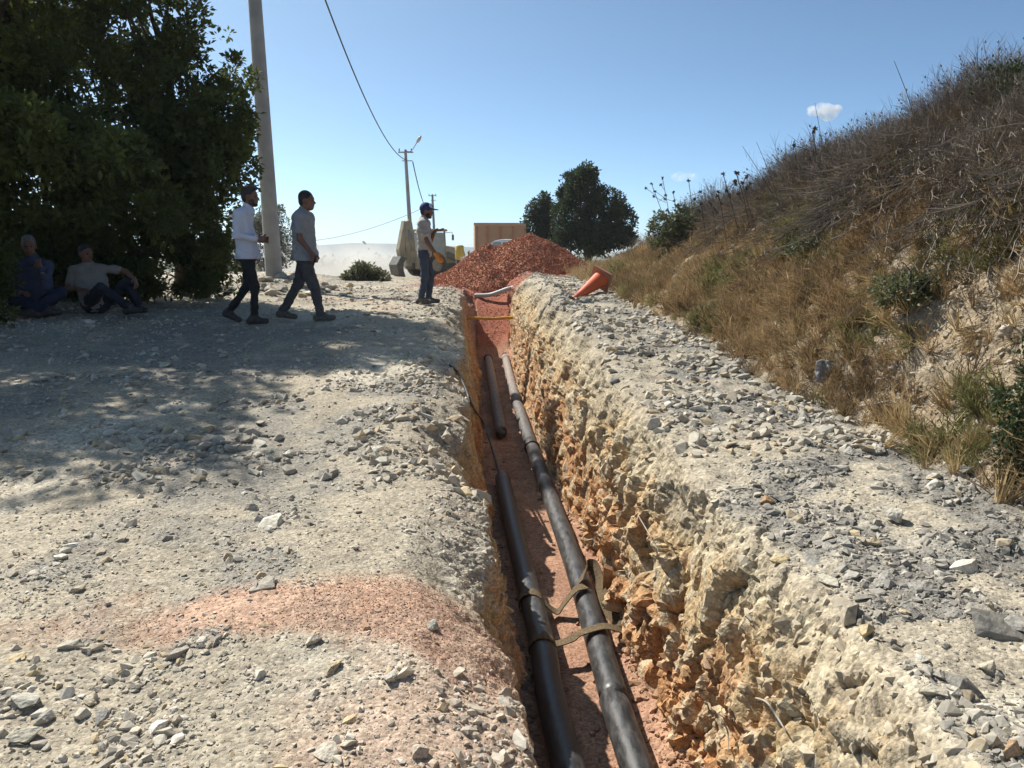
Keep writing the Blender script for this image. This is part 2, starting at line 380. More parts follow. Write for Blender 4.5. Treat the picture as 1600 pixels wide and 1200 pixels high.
# walls: dirt crust, ochre marl, orange clay low down, pale stones
wc = np.zeros_like(C)+np.array([0.39, 0.32, 0.22])
t_ = dep+0.16*fb2+0.18*fb1
wc = mixc(wc, (0.46, 0.335, 0.185), sstep(0.08, 0.34, t_))
wc = mixc(wc, (0.50, 0.27, 0.125), sstep(0.5, 0.95, t_)*0.9)
wc = mixc(wc, (0.50, 0.42, 0.285), sstep(0.60, 0.72, cell)*0.75)
wc = mixc(wc, (0.40, 0.20, 0.09), sstep(0.30, 0.18, cell)*0.6*sstep(0.2, 0.5, t_))
lw = (X < ((bL+bR)/2)[:, None])*1.0
wc = mixc(wc, (0.44, 0.255, 0.165), lw*sstep(12, 16, YY)*0.75)
wc = mixc(wc, (0.36, 0.31, 0.245), lw*sstep(0.30, 0.1, t_)*0.8); wc = mixc(wc, (0.45, 0.29, 0.18), lw*(1-sstep(4.5, 7, YY))*sstep(0.05, 0.25, fb2+0.1)*0.6)
C = C*(1-wallm[..., None])+wc*wallm[..., None]
C = mixc(C, (0.36, 0.19, 0.12), floorm*0.9); C = mixc(C, (0.45, 0.27, 0.17), floorm*sstep(0, 0.4, fb2)*0.6)
# red gravel spread in the foreground and at the trench end
ex = (X+0.72)/0.98; ey = (YY-3.08-0.06*X)/0.30
spill = sstep(1.35, 0.65, np.sqrt(ex**2+ey**2)+0.45*fb2+0.55*fb1+0.2*fb3)
spill = np.maximum(spill, 0.45*sstep(1.2, 0.65, np.sqrt(((X+1.9)/0.7)**2+((YY-2.9)/0.09)**2)+0.3*fb2))
stain = 0.55*sstep(1.3, 0.4, np.sqrt(((X+0.25)/0.45)**2+((YY-2.3)/0.7)**2)+0.5*fb2)
spill = spill*(secm == 0); stain = stain*(secm == 0)
C = mixc(C, (0.45, 0.27, 0.18), 0.9*spill*(0.8+0.2*np.clip(med*3, -1, 1))); C = mixc(C, (0.47, 0.29, 0.20), stain)
dusty = sstep(1.1, 0.3, np.sqrt(((X+1.12)/0.36)**2+((YY-3.0)/0.17)**2)+0.4*fb2)*(secm == 0)
C = mixc(C, (0.55, 0.37, 0.26), dusty*0.85)
redend = sstep(17.6, 18.3, YY+0.5*fb1)*(np.abs(X+0.3) < 1.5)*(floorm > 0)+((np.abs(X) < 3.2)*sstep(1.25, 0.9, np.sqrt(((X-0.2)/2.7)**2+((YY-22)/2.8)**2)+0.1*fb2))
C = mixc(C, (0.36, 0.13, 0.08), np.clip(redend, 0, 1))
C = np.clip(C*(1+0.22*fb3[..., None]+0.12*fb2[..., None]), 0.01, 0.9)

def ground_material():
    m = bpy.data.materials.new('dirt'); m.use_nodes = True; nt = m.node_tree; N = nt.nodes; L = nt.links
    p = N['Principled BSDF']; p.inputs['Roughness'].default_value = 0.95; p.inputs['Specular IOR Level'].default_value = 0.2
    at = N.new('ShaderNodeAttribute'); at.attribute_name = 'tint'
    tc = N.new('ShaderNodeTexCoord')
    v = N.new('ShaderNodeTexVoronoi'); v.inputs['Scale'].default_value = 75; v.inputs['Randomness'].default_value = 1
    nz = N.new('ShaderNodeTexNoise'); nz.inputs['Scale'].default_value = 38; nz.inputs['Detail'].default_value = 4; nz.inputs['Roughness'].default_value = 0.7
    for q in (v, nz): L.new(tc.outputs['Object'], q.inputs['Vector'])
    bw = N.new('ShaderNodeSeparateColor'); L.new(v.outputs['Color'], bw.inputs[0])
    mr = N.new('ShaderNodeMapRange'); mr.inputs['To Min'].default_value = 0.72; mr.inputs['To Max'].default_value = 1.28; L.new(bw.outputs[0], mr.inputs['Value'])
    mr2 = N.new('ShaderNodeMapRange'); mr2.inputs['From Min'].default_value = 0.3; mr2.inputs['From Max'].default_value = 0.7; mr2.inputs['To Min'].default_value = 0.7; mr2.inputs['To Max'].default_value = 1.2
    L.new(nz.outputs['Fac'], mr2.inputs['Value'])
    mul = N.new('ShaderNodeMath'); mul.operation = 'MULTIPLY'; L.new(mr.outputs[0], mul.inputs[0]); L.new(mr2.outputs[0], mul.inputs[1])
    mx = N.new('ShaderNodeMix'); mx.data_type = 'RGBA'; mx.blend_type = 'MULTIPLY'; mx.inputs['Factor'].default_value = 1
    L.new(at.outputs['Color'], mx.inputs[6]); L.new(mul.outputs[0], mx.inputs[7]); L.new(mx.outputs[2], p.inputs['Base Color'])
    ad = N.new('ShaderNodeMath'); ad.operation = 'MULTIPLY_ADD'; ad.inputs[1].default_value = -0.3; L.new(v.outputs['Distance'], ad.inputs[0]); L.new(nz.outputs['Fac'], ad.inputs[2])
    b = N.new('ShaderNodeBump'); b.inputs['Strength'].default_value = 0.75; b.inputs['Distance'].default_value = 0.012
    L.new(ad.outputs[0], b.inputs['Height']); L.new(b.outputs[0], p.inputs['Normal'])
    return m
M_dirt = ground_material()
idx = np.arange(nR*nC).reshape(nR, nC)
F = np.stack([idx[:-1, :-1], idx[:-1, 1:], idx[1:, 1:], idx[1:, :-1]], -1).reshape(-1, 4)
ground = np_obj('ground', P.reshape(-1, 3), F, M_dirt)
ground.data.polygons.foreach_set('use_smooth', (wallm[:-1, :-1] < 0.25).ravel())   # broken faces of the cut stay sharp
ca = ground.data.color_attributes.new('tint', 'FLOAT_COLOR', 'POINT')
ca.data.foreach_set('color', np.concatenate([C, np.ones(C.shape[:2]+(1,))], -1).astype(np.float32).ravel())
tag(ground, 'dusty rubble road with an open pipe trench and a weedy bank', None, None, 'structure')
# lookups
PXg, PYg, DZg = PROJ(P)
okg = (DZg > 0.3)
def ground_at_pixel(px, py, tol=7):      # the dirt seen in that direction
    m = okg & (np.abs(PXg-px) < tol) & (np.abs(PYg-py) < tol)
    if not m.any(): return ground_at_pixel(px, py, tol*2)
    k = np.where(m); j = np.argmin(DZg[k]); i = (k[0][j], k[1][j])
    return Vector(P[i]), Vector(Nn[i])
def ground_z(x, y):
    r = np.searchsorted(Ys, y); r = min(max(r, 1), nR-1)
    best = None
    for rr in (r-1, r):
        k = np.argmin(np.abs(P[rr, :, 0]-x)+(0.0*P[rr, :, 2])); best = P[rr, k, 2] if best is None else max(best, P[rr, k, 2])
    return float(best)
# ------------------------------------------------------------------ stones and gravel
def hull_mesh(name, seed, npts=14, flat=0.65, long=1.25, material=None):
    r = np.random.default_rng(seed); bm = bmesh.new()
    q = r.normal(size=(npts, 3)); q /= np.linalg.norm(q, axis=1)[:, None]; q *= (0.5*r.uniform(0.8, 1.1, npts))[:, None]
    q *= np.array([long, 1.0, flat])
    for c in q: bm.verts.new(c)
    res = bmesh.ops.convex_hull(bm, input=bm.verts)
    bmesh.ops.delete(bm, geom=[g for g in res['geom_interior'] if isinstance(g, bmesh.types.BMVert)], context='VERTS')
    bmesh.ops.bevel(bm, geom=list(bm.edges), offset=0.012, segments=1, affect='EDGES') if npts > 10 else None
    me = bpy.data.meshes.new(name); bm.to_mesh(me); bm.free()
    if material: me.materials.append(material)
    return me
def gn_scatter(name, pts, rot, scl, pick, meshes, tint=None):
    """one object whose points carry copies of a few small meshes"""
    me = bpy.data.meshes.new(name); me.vertices.add(len(pts)); me.vertices.foreach_set('co', np.asarray(pts, np.float32).ravel())
    for nm, arr in (('rot', rot), ('scl', scl)):
        a = me.attributes.new(nm, 'FLOAT_VECTOR', 'POINT'); a.data.foreach_set('vector', np.asarray(arr, np.float32).ravel())
    a = me.attributes.new('pick', 'INT', 'POINT'); a.data.foreach_set('value', np.asarray(pick, np.int32))
    if tint is not None:
        a = me.attributes.new('tint', 'FLOAT_COLOR', 'POINT'); a.data.foreach_set('color', np.concatenate([tint, np.ones((len(tint), 1))], 1).astype(np.float32).ravel())
    o = link(bpy.data.objects.new(name, me))
    g = bpy.data.node_groups.new(name+'_nodes', 'GeometryNodeTree')
    g.interface.new_socket('Geometry', in_out='INPUT', socket_type='NodeSocketGeometry')
    g.interface.new_socket('Geometry', in_out='OUTPUT', socket_type='NodeSocketGeometry')
    N, L = g.nodes, g.links
    gi, go = N.new('NodeGroupInput'), N.new('NodeGroupOutput')
    jn = N.new('GeometryNodeJoinGeometry')
    for m in reversed(meshes):
        po = bpy.data.objects.new(m.name, m)
        oi = N.new('GeometryNodeObjectInfo'); oi.inputs['Object'].default_value = po; oi.inputs['As Instance'].default_value = True
        L.new(oi.outputs['Geometry'], jn.inputs[0])
    ip_ = N.new('GeometryNodeInstanceOnPoints'); ip_.inputs['Pick Instance'].default_value = True
    def attr(nm, ty):
        q = N.new('GeometryNodeInputNamedAttribute'); q.data_type = ty; q.inputs['Name'].default_value = nm; return q.outputs[0]
    L.new(gi.outputs[0], ip_.inputs['Points']); L.new(jn.outputs[0], ip_.inputs['Instance'])
    L.new(attr('pick', 'INT'), ip_.inputs['Instance Index'])
    e2r = N.new('FunctionNodeEulerToRotation'); L.new(attr('rot', 'FLOAT_VECTOR'), e2r.inputs[0])
    L.new(e2r.outputs[0], ip_.inputs['Rotation']); L.new(attr('scl', 'FLOAT_VECTOR'), ip_.inputs['Scale'])
    L.new(ip_.outputs[0], go.inputs[0])
    md = o.modifiers.new('scatter', 'NODES'); md.node_group = g
    return o
def sample_ground(n, dens, inside=False):
    """n random points on the sheet, weighted by area times dens (an array like X)"""
    a = np.linalg.norm(np.cross(P[1:, :-1]-P[:-1, :-1], P[:-1, 1:]-P[:-1, :-1]), axis=-1)*dens[:-1, :-1]
    vis = (PXg[:-1, :-1] > -700) & (PXg[:-1, :-1] < 2300) & (PYg[:-1, :-1] > -100) & (PYg[:-1, :-1] < 1700) & okg[:-1, :-1]
    if inside: vis = vis & (PXg[:-1, :-1] > -40) & (PXg[:-1, :-1] < 1640) & (PYg[:-1, :-1] < 1240)
    a = np.where(vis, a, 0); c = np.cumsum(a.ravel()); tot = c[-1]
    k = np.searchsorted(c, RNG.uniform(0, tot, n)); i, j = np.unravel_index(k, a.shape)
    u, v = RNG.uniform(0, 1, (2, n, 1))
    p = P[i, j]*(1-u)*(1-v)+P[i+1, j]*u*(1-v)+P[i, j+1]*(1-u)*v+P[i+1, j+1]*u*v
    return p, Nn[i, j], i, j
def align_euler(nrm, spin, jitter=0.0):
    """euler turning +Z to nrm with a spin about it"""
    n = nrm+RNG.normal(0, jitter, nrm.shape); n /= np.linalg.norm(n, axis=1)[:, None]
    # R = Rz(c) Ry(b) Rx(a) applied after spin about z: build matrices and read eulers
    z = n; ref = np.where(np.abs(z[:, :1]) < 0.95, np.array([[1., 0, 0]]), np.array([[0, 1., 0]]))
    ref = np.where(np.abs(z[:, 0:1]) < 0.9, np.array([[1., 0, 0]]), np.array([[0, 1., 0]]))
    x = ref-z*(ref*z).sum(1, keepdims=True); x /= np.linalg.norm(x, axis=1)[:, None]; y = np.cross(z, x)
    c, s = np.cos(spin)[:, None], np.sin(spin)[:, None]
    x2, y2 = x*c+y*s, -x*s+y*c
    b = np.arcsin(np.clip(-x2[:, 2], -1, 1)); a = np.arctan2(y2[:, 2], z[:, 2]); g = np.arctan2(x2[:, 1], x2[:, 0])
    return np.stack([a, b, g], 1)
M_stone_i = tint_mat('stone_gravel', 'INSTANCER', var=0.25, bscale=3.0, bump=0.3)
M_stone_o = tint_mat('stone', 'OBJECT', var=0.38, bscale=5.5, bump=0.9)
gravel_meshes = [hull_mesh('gravel_piece', 100+i, 9, flat=random.uniform(0.5, 0.8), long=random.uniform(1.1, 1.5), material=M_stone_i) for i in range(7)]
stone_meshes = [hull_mesh('stone', 200+i, 15, flat=random.uniform(0.45, 0.75), long=random.uniform(1.1, 1.5), material=M_stone_o) for i in range(14)]
rock_meshes = [hull_mesh('rock_piece', 300+i, 13, flat=random.uniform(0.55, 0.85), long=random.uniform(1.1, 1.5), material=M_stone_i) for i in range(7)]
scr = np.clip(DZg, 1.2, 60)**-2.0          # roughly even density on screen
road = (secm == 0)*(YY < 30)*1.0
flatm = (road+rgm*(YY < 28))*(1-hillm)
clump = sstep(-0.25, 0.35, med+0.35*fb2)
def rockcol(n, base=None):
    pal = np.array([[0.54, 0.48, 0.38], [0.63, 0.58, 0.47], [0.46, 0.41, 0.33], [0.36, 0.325, 0.27], [0.55, 0.43, 0.26], [0.50, 0.43, 0.32], [0.70, 0.65, 0.55]])
    return pal[RNG.choice(len(pal), n, p=[.22, .2, .15, .12, .12, .12, .07])]*RNG.uniform(0.85, 1.12, (n, 1))
def scatter_stones(name, n, dens, smin, smax, meshes, label, cat, power=2.0, sink=0.15, jitter=0.25, colf=None, blend=0.35, pxmin=0.0):
    p, nn, i, j = sample_ground(n, dens)
    s = smin*(smax/smin)**(RNG.uniform(0, 1, n)**power)
    s = np.maximum(s, pxmin*DZg[i, j]/FPX*RNG.uniform(0.7, 1.5, n))
    rot = align_euler(nn, RNG.uniform(0, 6.28, n), jitter)
    scl = s[:, None]*RNG.uniform(0.8, 1.2, (n, 3))
    col = rockcol(n) if colf is None else colf(n, i, j)
    col = col*(1-blend)+C[i, j]*blend
    o = gn_scatter(name, p+nn*(s*(0.28-sink))[:, None], rot, scl, RNG.integers(0, len(meshes), n), meshes, np.clip(col, 0.02, 0.9))
    tag(o, label, cat, None, 'stuff'); return o
nospill = 1-np.clip(spill*0.9, 0, 1)
greyf = np.clip(rgm*1.2, 0, 1)
def ground_cols(n, i, j):
    c = rockcol(n); g = greyf[i, j][:, None]*RNG.choice([1.0, 0.3], n, p=[0.65, 0.35])[:, None]
    gc = np.array([0.27, 0.25, 0.215])*RNG.uniform(0.7, 1.35, (n, 1))
    return c*(1-g)+gc*g
wf = np.clip(1-wallm-floorm, 0, 1)
scatter_stones('loose_gravel', 135000, scr*flatm*wf*nospill*(0.25+clump), 0.005, 0.026, gravel_meshes, 'fine pale limestone gravel strewn over the dusty ground', 'gravel', power=2.2, sink=0.22, colf=ground_cols, blend=0.35, pxmin=1.3)
scatter_stones('loose_rubble', 17500, scr*flatm*wf*nospill*(0.05+clump**2)*(1+1.2*sstep(0.75, 0.15, np.abs(X-lipL[:, None]))+5*sstep(3.6, 4.6, -X)*(YY > 9)*(YY < 20)+9*(X < -1.1)*(YY < 2.8)+1.3*rgm), 0.022, 0.062, rock_meshes, 'angular limestone rubble scattered over the road and spoil', 'rubble', power=2.4, sink=0.24, colf=ground_cols, blend=0.2, pxmin=2.9)
scatter_stones('spoil_rubble', 7500, np.clip(DZg, 1.2, 60)**-1.9*wf*flatm*(YY > 4.5)*(YY < 21)*(0.15+clump**2)*(rgm*1.6+0.30+1.2*sstep(0.9, 0.2, np.abs(X-lipL[:, None]))), 0.03, 0.11, rock_meshes, 'pale broken limestone thrown out along both trench edges', 'rubble', power=2.2, sink=0.2, blend=0.3, pxmin=3.4)
scatter_stones('embedded_stones', 3600, np.clip(DZg, 1.2, 60)**-1.6*wallm*(0.4+clump)*(0.6+1.0*(X > (bL+bR)[:, None]/2)), 0.016, 0.075, rock_meshes, 'stones bedded in the ochre trench walls', 'stones', power=2.2, sink=0.36, jitter=0.6, blend=0.72, pxmin=2.2)
scatter_stones('hill_rubble', 5000, scr*hillm*(0.12+np.exp(-((X-2.75)/0.5)**2-((YY-4.9)/1.0)**2)), 0.012, 0.06, rock_meshes, 'stones and clods showing through the weeds of the bank', 'rubble', power=2.2, jitter=0.5, blend=0.45, pxmin=2.0)
redc = lambda n, i, j: np.array([0.48, 0.26, 0.17])*RNG.uniform(0.8, 1.2, (n, 1))
scatter_stones('red_gravel_spill', 6500, scr*(spill**1.5+0.25*np.clip(stain, 0, 1)*0.3)*(1-0.75*dusty), 0.004, 0.011, gravel_meshes, 'red gravel spread across the road in the foreground', 'gravel', colf=redc, blend=0.35, pxmin=1.0)
scatter_stones('red_gravel_tongue', 2600, scr*np.clip(redend, 0, 1)*(YY < 21.5), 0.02, 0.045, gravel_meshes, 'red gravel slumping into the far end of the trench', 'gravel', colf=redc, blend=0.2, pxmin=1.6)
scatter_stones('trench_crumbs', 3500, scr*floorm*(YY < 19)*(0.1+sstep(0.25, 0.05, np.minimum(np.abs(X-bR[:, None]), 1.6*np.abs(X-bL[:, None])))), 0.008, 0.05, rock_meshes, 'crumbled clay and stones along the foot of the trench walls', 'rubble', power=2.5, blend=0.65, pxmin=1.6,
               colf=lambda n, i, j: np.array([0.46, 0.30, 0.17])*RNG.uniform(0.7, 1.25, (n, 1)))
# larger stones, one object each, children of the ground
n = 235
p, nn, i, j = sample_ground(n, np.clip(DZg, 1.2, 60)**-1.8*flatm*wf*nospill*(0.02+clump**3)*(YY < 19)*(1+16*(X < -1.05)*(YY < 2.75)+1.2*(X > 1.2)+4*(X > 1.25)*(YY < 3.3)), True)
sz = 0.045*(0.16/0.045)**(RNG.uniform(0, 1, n)**2.4); sz = np.maximum(sz, 6*DZg[i, j]/FPX)
ro = align_euler(nn, RNG.uniform(0, 6.28, n), 0.2); cl = ground_cols(n, i, j)*1.08
for q in range(n):
    o = bpy.data.objects.new('stone', stone_meshes[q % len(stone_meshes)]); link(o, ground)
    o.location = p[q]+nn[q]*sz[q]*RNG.uniform(-0.05, 0.10); o.rotation_euler = ro[q]; o.scale = (sz[q]*RNG.uniform(0.85, 1.2), sz[q], sz[q]*RNG.uniform(0.7, 1.1))
    o.color = (*np.clip(cl[q], 0, 0.8), 1)
# heap of stones on the verge by the first pole
for q in range(62):
    x_, y_ = RNG.normal(-4.7, 0.7), RNG.normal(16.6, 1.1); s_ = RNG.uniform(0.10, 0.34)
    o = bpy.data.objects.new('stone', stone_meshes[q % len(stone_meshes)]); link(o, ground)
    o.location = (x_, y_, ground_z(x_, y_)+s_*0.12); o.rotation_euler = RNG.uniform(-0.5, 0.5, 3)+np.array([0, 0, q]); o.scale = (s_, s_*0.9, s_*RNG.uniform(0.7, 1.2)); o.color = (*np.clip(rockcol(1)[0]*0.95, 0, 0.8), 1)
# rocks that stand out in the photograph
ROCKS = [(1195, 772, 36, (0.36, 0.23, 0.12), 0.9, 'round brown clay clod right of the trench'),
         (1404, 792, 40, (0.56, 0.52, 0.42), 1.4, 'pale upright wedge-shaped stone on the grey gravel'),
         (1211, 868, 44, (0.52, 0.42, 0.24), 0.5, 'long flat yellow stone lying beside the broken trench edge'),
         (1290, 900, 46, (0.50, 0.46, 0.36), 0.6, 'pale rounded stone above the rubble heap on the right'),
         (1330, 945, 58, (0.42, 0.36, 0.27), 0.9, 'large grey-brown stone heading the rubble heap on the right'),
         (1355, 975, 40, (0.50, 0.40, 0.24), 0.8, 'yellowish stone leaning on the large grey-brown one'),
         (1440, 1020, 34, (0.50, 0.47, 0.40), 0.8, 'light grey stone at the lower end of the rubble heap'),
         (1460, 1075, 48, (0.46, 0.42, 0.33), 0.6, 'flat tan stone near the right edge of the picture'),
         (1547, 1032, 40, (0.48, 0.43, 0.33), 0.8, 'squared stone close to the lower right corner'),
         (1575, 1165, 40, (0.44, 0.30, 0.18), 0.9, 'reddish brown stone in the lower right corner'),
         (1310, 722, 36, (0.40, 0.37, 0.32), 0.5, 'dark flat stone bedded in grey gravel below the weeds'),
         (1368, 695, 28, (0.56, 0.50, 0.40), 0.8, 'small cream stone at the foot of the weedy bank'),
         (1570, 515, 34, (0.52, 0.45, 0.36), 0.7, 'round pale boulder half buried high in the right bank'),
         (952, 541, 26, (0.50, 0.38, 0.20), 0.7, 'yellow stone on pale rubble below the traffic cone'),
         (660, 1165, 44, (0.50, 0.42, 0.33), 0.8, 'pinkish pale stone at the bottom left of the trench'),
         (683, 965, 32, (0.50, 0.46, 0.37), 1.1, 'upright pale stone on the left trench shoulder'),
         (618, 1048, 44, (0.47, 0.44, 0.37), 0.8, 'split grey stone below the red gravel spill'),
         (572, 970, 28, (0.50, 0.33, 0.20), 0.7, 'orange-tinted stone at the lower edge of the red spill'),
         (517, 1035, 34, (0.54, 0.44, 0.28), 0.6, 'yellow flat stone left of the split grey stone'),
         (495, 992, 40, (0.50, 0.45, 0.36), 0.6, 'pale slab lying on the red gravel spill'),
         (158, 1110, 38, (0.30, 0.28, 0.25), 0.6, 'dark grey stone lying alone in the bottom left foreground'),
         (38, 1082, 62, (0.44, 0.41, 0.34), 0.5, 'large flat slab on top of the stones at bottom left'),
         (40, 1140, 52, (0.48, 0.44, 0.35), 0.5, 'broad slab lowest of the stones at bottom left'),
         (78, 1118, 38, (0.42, 0.39, 0.33), 0.5, 'tilted slab between the two large ones at bottom left'),
         (110, 1000, 40, (0.47, 0.43, 0.34), 0.5, 'flat stone touching the tail of the red spill'),
         (65, 585, 36, (0.46, 0.43, 0.37), 0.35, 'flat pale slab in the shade of the trees'),
         (400, 785, 36, (0.44, 0.40, 0.32), 0.5, 'grey stone at the lit edge of the tree shadow'),
         (925, 428, 20, (0.47, 0.43, 0.35), 0.9, 'pale stone standing behind the traffic cone')]
for q, (px, py, w, c, fl_, lab) in enumerate(ROCKS):
    g, nr = ground_at_pixel(px, py+w*0.25*fl_); d = (g-Vector((0, 0, CAMZ))).length; s = w*d/FPX/1.4
    o = bpy.data.objects.new('rock', stone_meshes[(q*5) % len(stone_meshes)]); link(o)
    o.location = g+Vector((0, 0, s*fl_*0.13)); o.rotation_euler = (random.uniform(-.2, .2), random.uniform(-.2, .2), random.uniform(0, 6.28) if fl_ < 1.2 else 0.4)
    o.scale = (s, s*0.85, s*fl_*1.5); o.color = (*c, 1); tag(o, lab, 'rock', 'rocks that stand out on the rubble')
# ------------------------------------------------------------------ red gravel pile at the trench end
M_redpile = mat('red_gravel_base', (0.32, 0.12, 0.065), (0.42, 0.18, 0.10), 14, 0.95, 0.9, 30, dist=0.04)
M_red_i = tint_mat('red_gravel_piece', 'INSTANCER', var=0.25, bscale=3.0, bump=0.3)
PC = Vector((0.25, 22.0, 0)); gz = 0.60
def pile_h(x, y):                        # height above gz; a heap with a flatter shoulder on the right
    x = np.asarray(x, float); y = np.asarray(y, float)
    q = np.stack([x*1.1, y*1.1, 0*x], -1); w = 1+0.10*fbm(q, 3, 9)
    r1 = np.hypot((x-0.25)/2.35, (y)/2.2)*w; r2 = np.hypot((x+0.95)/1.75, (y-0.1)/1.9)*w; r3 = np.hypot((x-1.15)/1.5, (y+0.1)/1.7)*w
    f = lambda r: np.clip(1-r, -0.2, 1)
    k_ = 9.0; h = np.log(np.exp(k_*1.62*f(r1))+np.exp(k_*1.22*f(r2))+np.exp(k_*1.0*f(r3)))/k_-0.06
    h = np.where(h > 1.1, 1.1+(h-1.1)*0.7, h)
    return h+0.05*fbm(q*2.4, 3, 19)
gx, gy = np.meshgrid(np.linspace(-3.0, 3.2, 110), np.linspace(-2.9, 2.9, 104))
hz = pile_h(gx, gy); hz = np.where(hz < 0.03, 0.03+(hz-0.03)*6, hz)
V = np.stack([gx, gy, hz+gz], -1); id_ = np.arange(gx.size).reshape(gx.shape)
F = np.stack([id_[:-1, :-1], id_[:-1, 1:], id_[1:, 1:], id_[1:, :-1]], -1).reshape(-1, 4)
keep = (hz.ravel()[F] > -0.7).any(1)
pile = np_obj('gravel_pile', V.reshape(-1, 3), F[keep], M_redpile); pile.location = PC
tag(pile, 'large heap of red gravel at the far end of the trench', 'gravel pile')
pm = [hull_mesh('red_piece', 400+i, 9, flat=0.7, long=1.3, material=M_red_i) for i in range(5)]
n = 22000; xs = RNG.uniform(-2.9, 3.1, n*3); ys = RNG.uniform(-2.8, 1.2, n*3); hh = pile_h(xs, ys); ok = np.where(hh > -0.05)[0][:n]; n = len(ok)
col = np.array([0.41, 0.16, 0.085])*RNG.uniform(0.5, 1.45, (n, 1)); col = np.where(RNG.uniform(0, 1, (n, 1)) < 0.06, np.array([[0.45, 0.27, 0.2]]), col)
po = gn_scatter('loose_pieces', np.stack([xs[ok], ys[ok], hh[ok]+gz+0.008], 1), RNG.uniform(0, 6.28, (n, 3)), RNG.uniform(0.018, 0.048, (n, 1))*RNG.uniform(0.8, 1.2, (n, 3)), RNG.integers(0, 5, n), pm, col)
po.parent = pile; po['kind'] = 'stuff'

# ------------------------------------------------------------------ pipes in the trench
def pipe_mat(name, far):
    m = bpy.data.materials.new(name); m.use_nodes = True; N = m.node_tree.nodes; L = m.node_tree.links; p = N['Principled BSDF']
    tc = N.new('ShaderNodeTexCoord'); nz = N.new('ShaderNodeTexNoise'); nz.inputs['Scale'].default_value = 9; nz.inputs['Detail'].default_value = 8; nz.inputs['Roughness'].default_value = 0.75
    mp = N.new('ShaderNodeMapping'); mp.inputs['Scale'].default_value = (3, 1, 3); L.new(tc.outputs['Object'], mp.inputs[0]); L.new(mp.outputs[0], nz.inputs['Vector'])
    gm = N.new('ShaderNodeNewGeometry'); sx = N.new('ShaderNodeSeparateXYZ'); L.new(gm.outputs['Position'], sx.inputs[0])
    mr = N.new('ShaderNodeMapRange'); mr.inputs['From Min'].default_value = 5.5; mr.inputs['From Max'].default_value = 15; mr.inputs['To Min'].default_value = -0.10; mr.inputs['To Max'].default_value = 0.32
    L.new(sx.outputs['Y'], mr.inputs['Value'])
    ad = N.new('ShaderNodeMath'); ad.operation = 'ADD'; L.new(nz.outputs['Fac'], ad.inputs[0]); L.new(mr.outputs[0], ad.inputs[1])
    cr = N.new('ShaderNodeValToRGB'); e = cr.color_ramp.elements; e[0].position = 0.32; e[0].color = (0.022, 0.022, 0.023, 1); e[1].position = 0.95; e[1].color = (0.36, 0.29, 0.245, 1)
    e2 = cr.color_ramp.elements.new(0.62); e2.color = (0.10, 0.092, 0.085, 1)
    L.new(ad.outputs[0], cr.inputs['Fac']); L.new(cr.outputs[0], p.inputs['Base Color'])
    r2 = N.new('ShaderNodeMapRange'); r2.inputs['To Min'].default_value = 0.30; r2.inputs['To Max'].default_value = 0.85; r2.inputs['From Min'].default_value = 0.2; r2.inputs['From Max'].default_value = 0.9
    L.new(ad.outputs[0], r2.inputs['Value']); L.new(r2.outputs[0], p.inputs['Roughness'])
    b = N.new('ShaderNodeBump'); b.inputs['Strength'].default_value = 0.15; b.inputs['Distance'].default_value = 0.003; L.new(nz.outputs['Fac'], b.inputs['Height']); L.new(b.outputs[0], p.inputs['Normal'])
    return m
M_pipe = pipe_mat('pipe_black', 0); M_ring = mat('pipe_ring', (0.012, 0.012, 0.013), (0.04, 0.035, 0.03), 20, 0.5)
M_bore = mat('pipe_bore', (0.008, 0.008, 0.008), (0.015, 0.014, 0.013), 10, 0.7)
PR = 0.078; PZc = FLOORZ+0.092
def hollow(mb, path, r, n=28, th=0.012):
    path = [Vector(p) for p in path]; a, b = path[0], path[-1]
    d0 = (path[1]-path[0]).normalized()
    mb.tube([path[0]]+path, [r-th]+[r]*len(path), n, cap=False); return mb
def pipe(name, label, pts, rings, open_near=False):
    root = empty(name, (pts[0][0], pts[0][1], PZc-PR), 0, label, 'pipe', 'pipes laid in the trench')
    off = Vector(root.location)
    # local coordinates keep world y for the dust: root sits at the near end
    path = spline(pts, 6); mb = MB()
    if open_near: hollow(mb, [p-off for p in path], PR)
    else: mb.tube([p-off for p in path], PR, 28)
    b = mb.build('pipe_wall', M_pipe, root)
    if open_near: MB().tube([path[0]-off+(path[1]-path[0]).normalized()*q for q in (0.0, 0.3, 0.7, 0.72)], [PR-0.012, PR-0.012, PR-0.012, 0.002], 28, False).build('pipe_bore', M_bore, root)
    for px, py in rings:
        q = PZ(px, py, PZc+PR*0.8); k = min(range(len(path)-1), key=lambda i: abs(path[i].y-q.y)); t = (path[k+1]-path[k]).normalized(); c = path[k]+t*((q.y-path[k].y)/max(t.y, .2))-off
        MB().tube([c-t*0.028, c-t*0.026, c+t*0.026, c+t*0.028], [PR+0.002, PR+0.016, PR+0.016, PR+0.002], 28).build('joint_ring', M_ring, root)
    return root
zp = PZc
lift = lambda v, dz: Vector((v.x, v.y, v.z+dz))
rp = [Vector((0.90, -1.5, zp))]+[PZ(x, y, zp) for x, y in ((988, 1180), (958, 1085), (905, 905), (868, 800), (828, 690), (803, 612), (790, 560))]
rp += [lift(PZ(787, 545, zp), 0), PZ(789, 533, zp-0.02)]
pipe('trench_pipe', 'long black jointed pipe running along the right side of the trench', rp, [(815, 692), (783, 553)])
lp = [PZ(x, y, zp) for x, y in ((783, 676), (772, 612), (764, 566), (762, 553))]+[PZ(766, 545, zp), PZ(772, 537, zp-0.03)]
pipe('trench_pipe', 'short dusty pipe with open dark end left of the long pipe', lp, [(761, 556)], True)
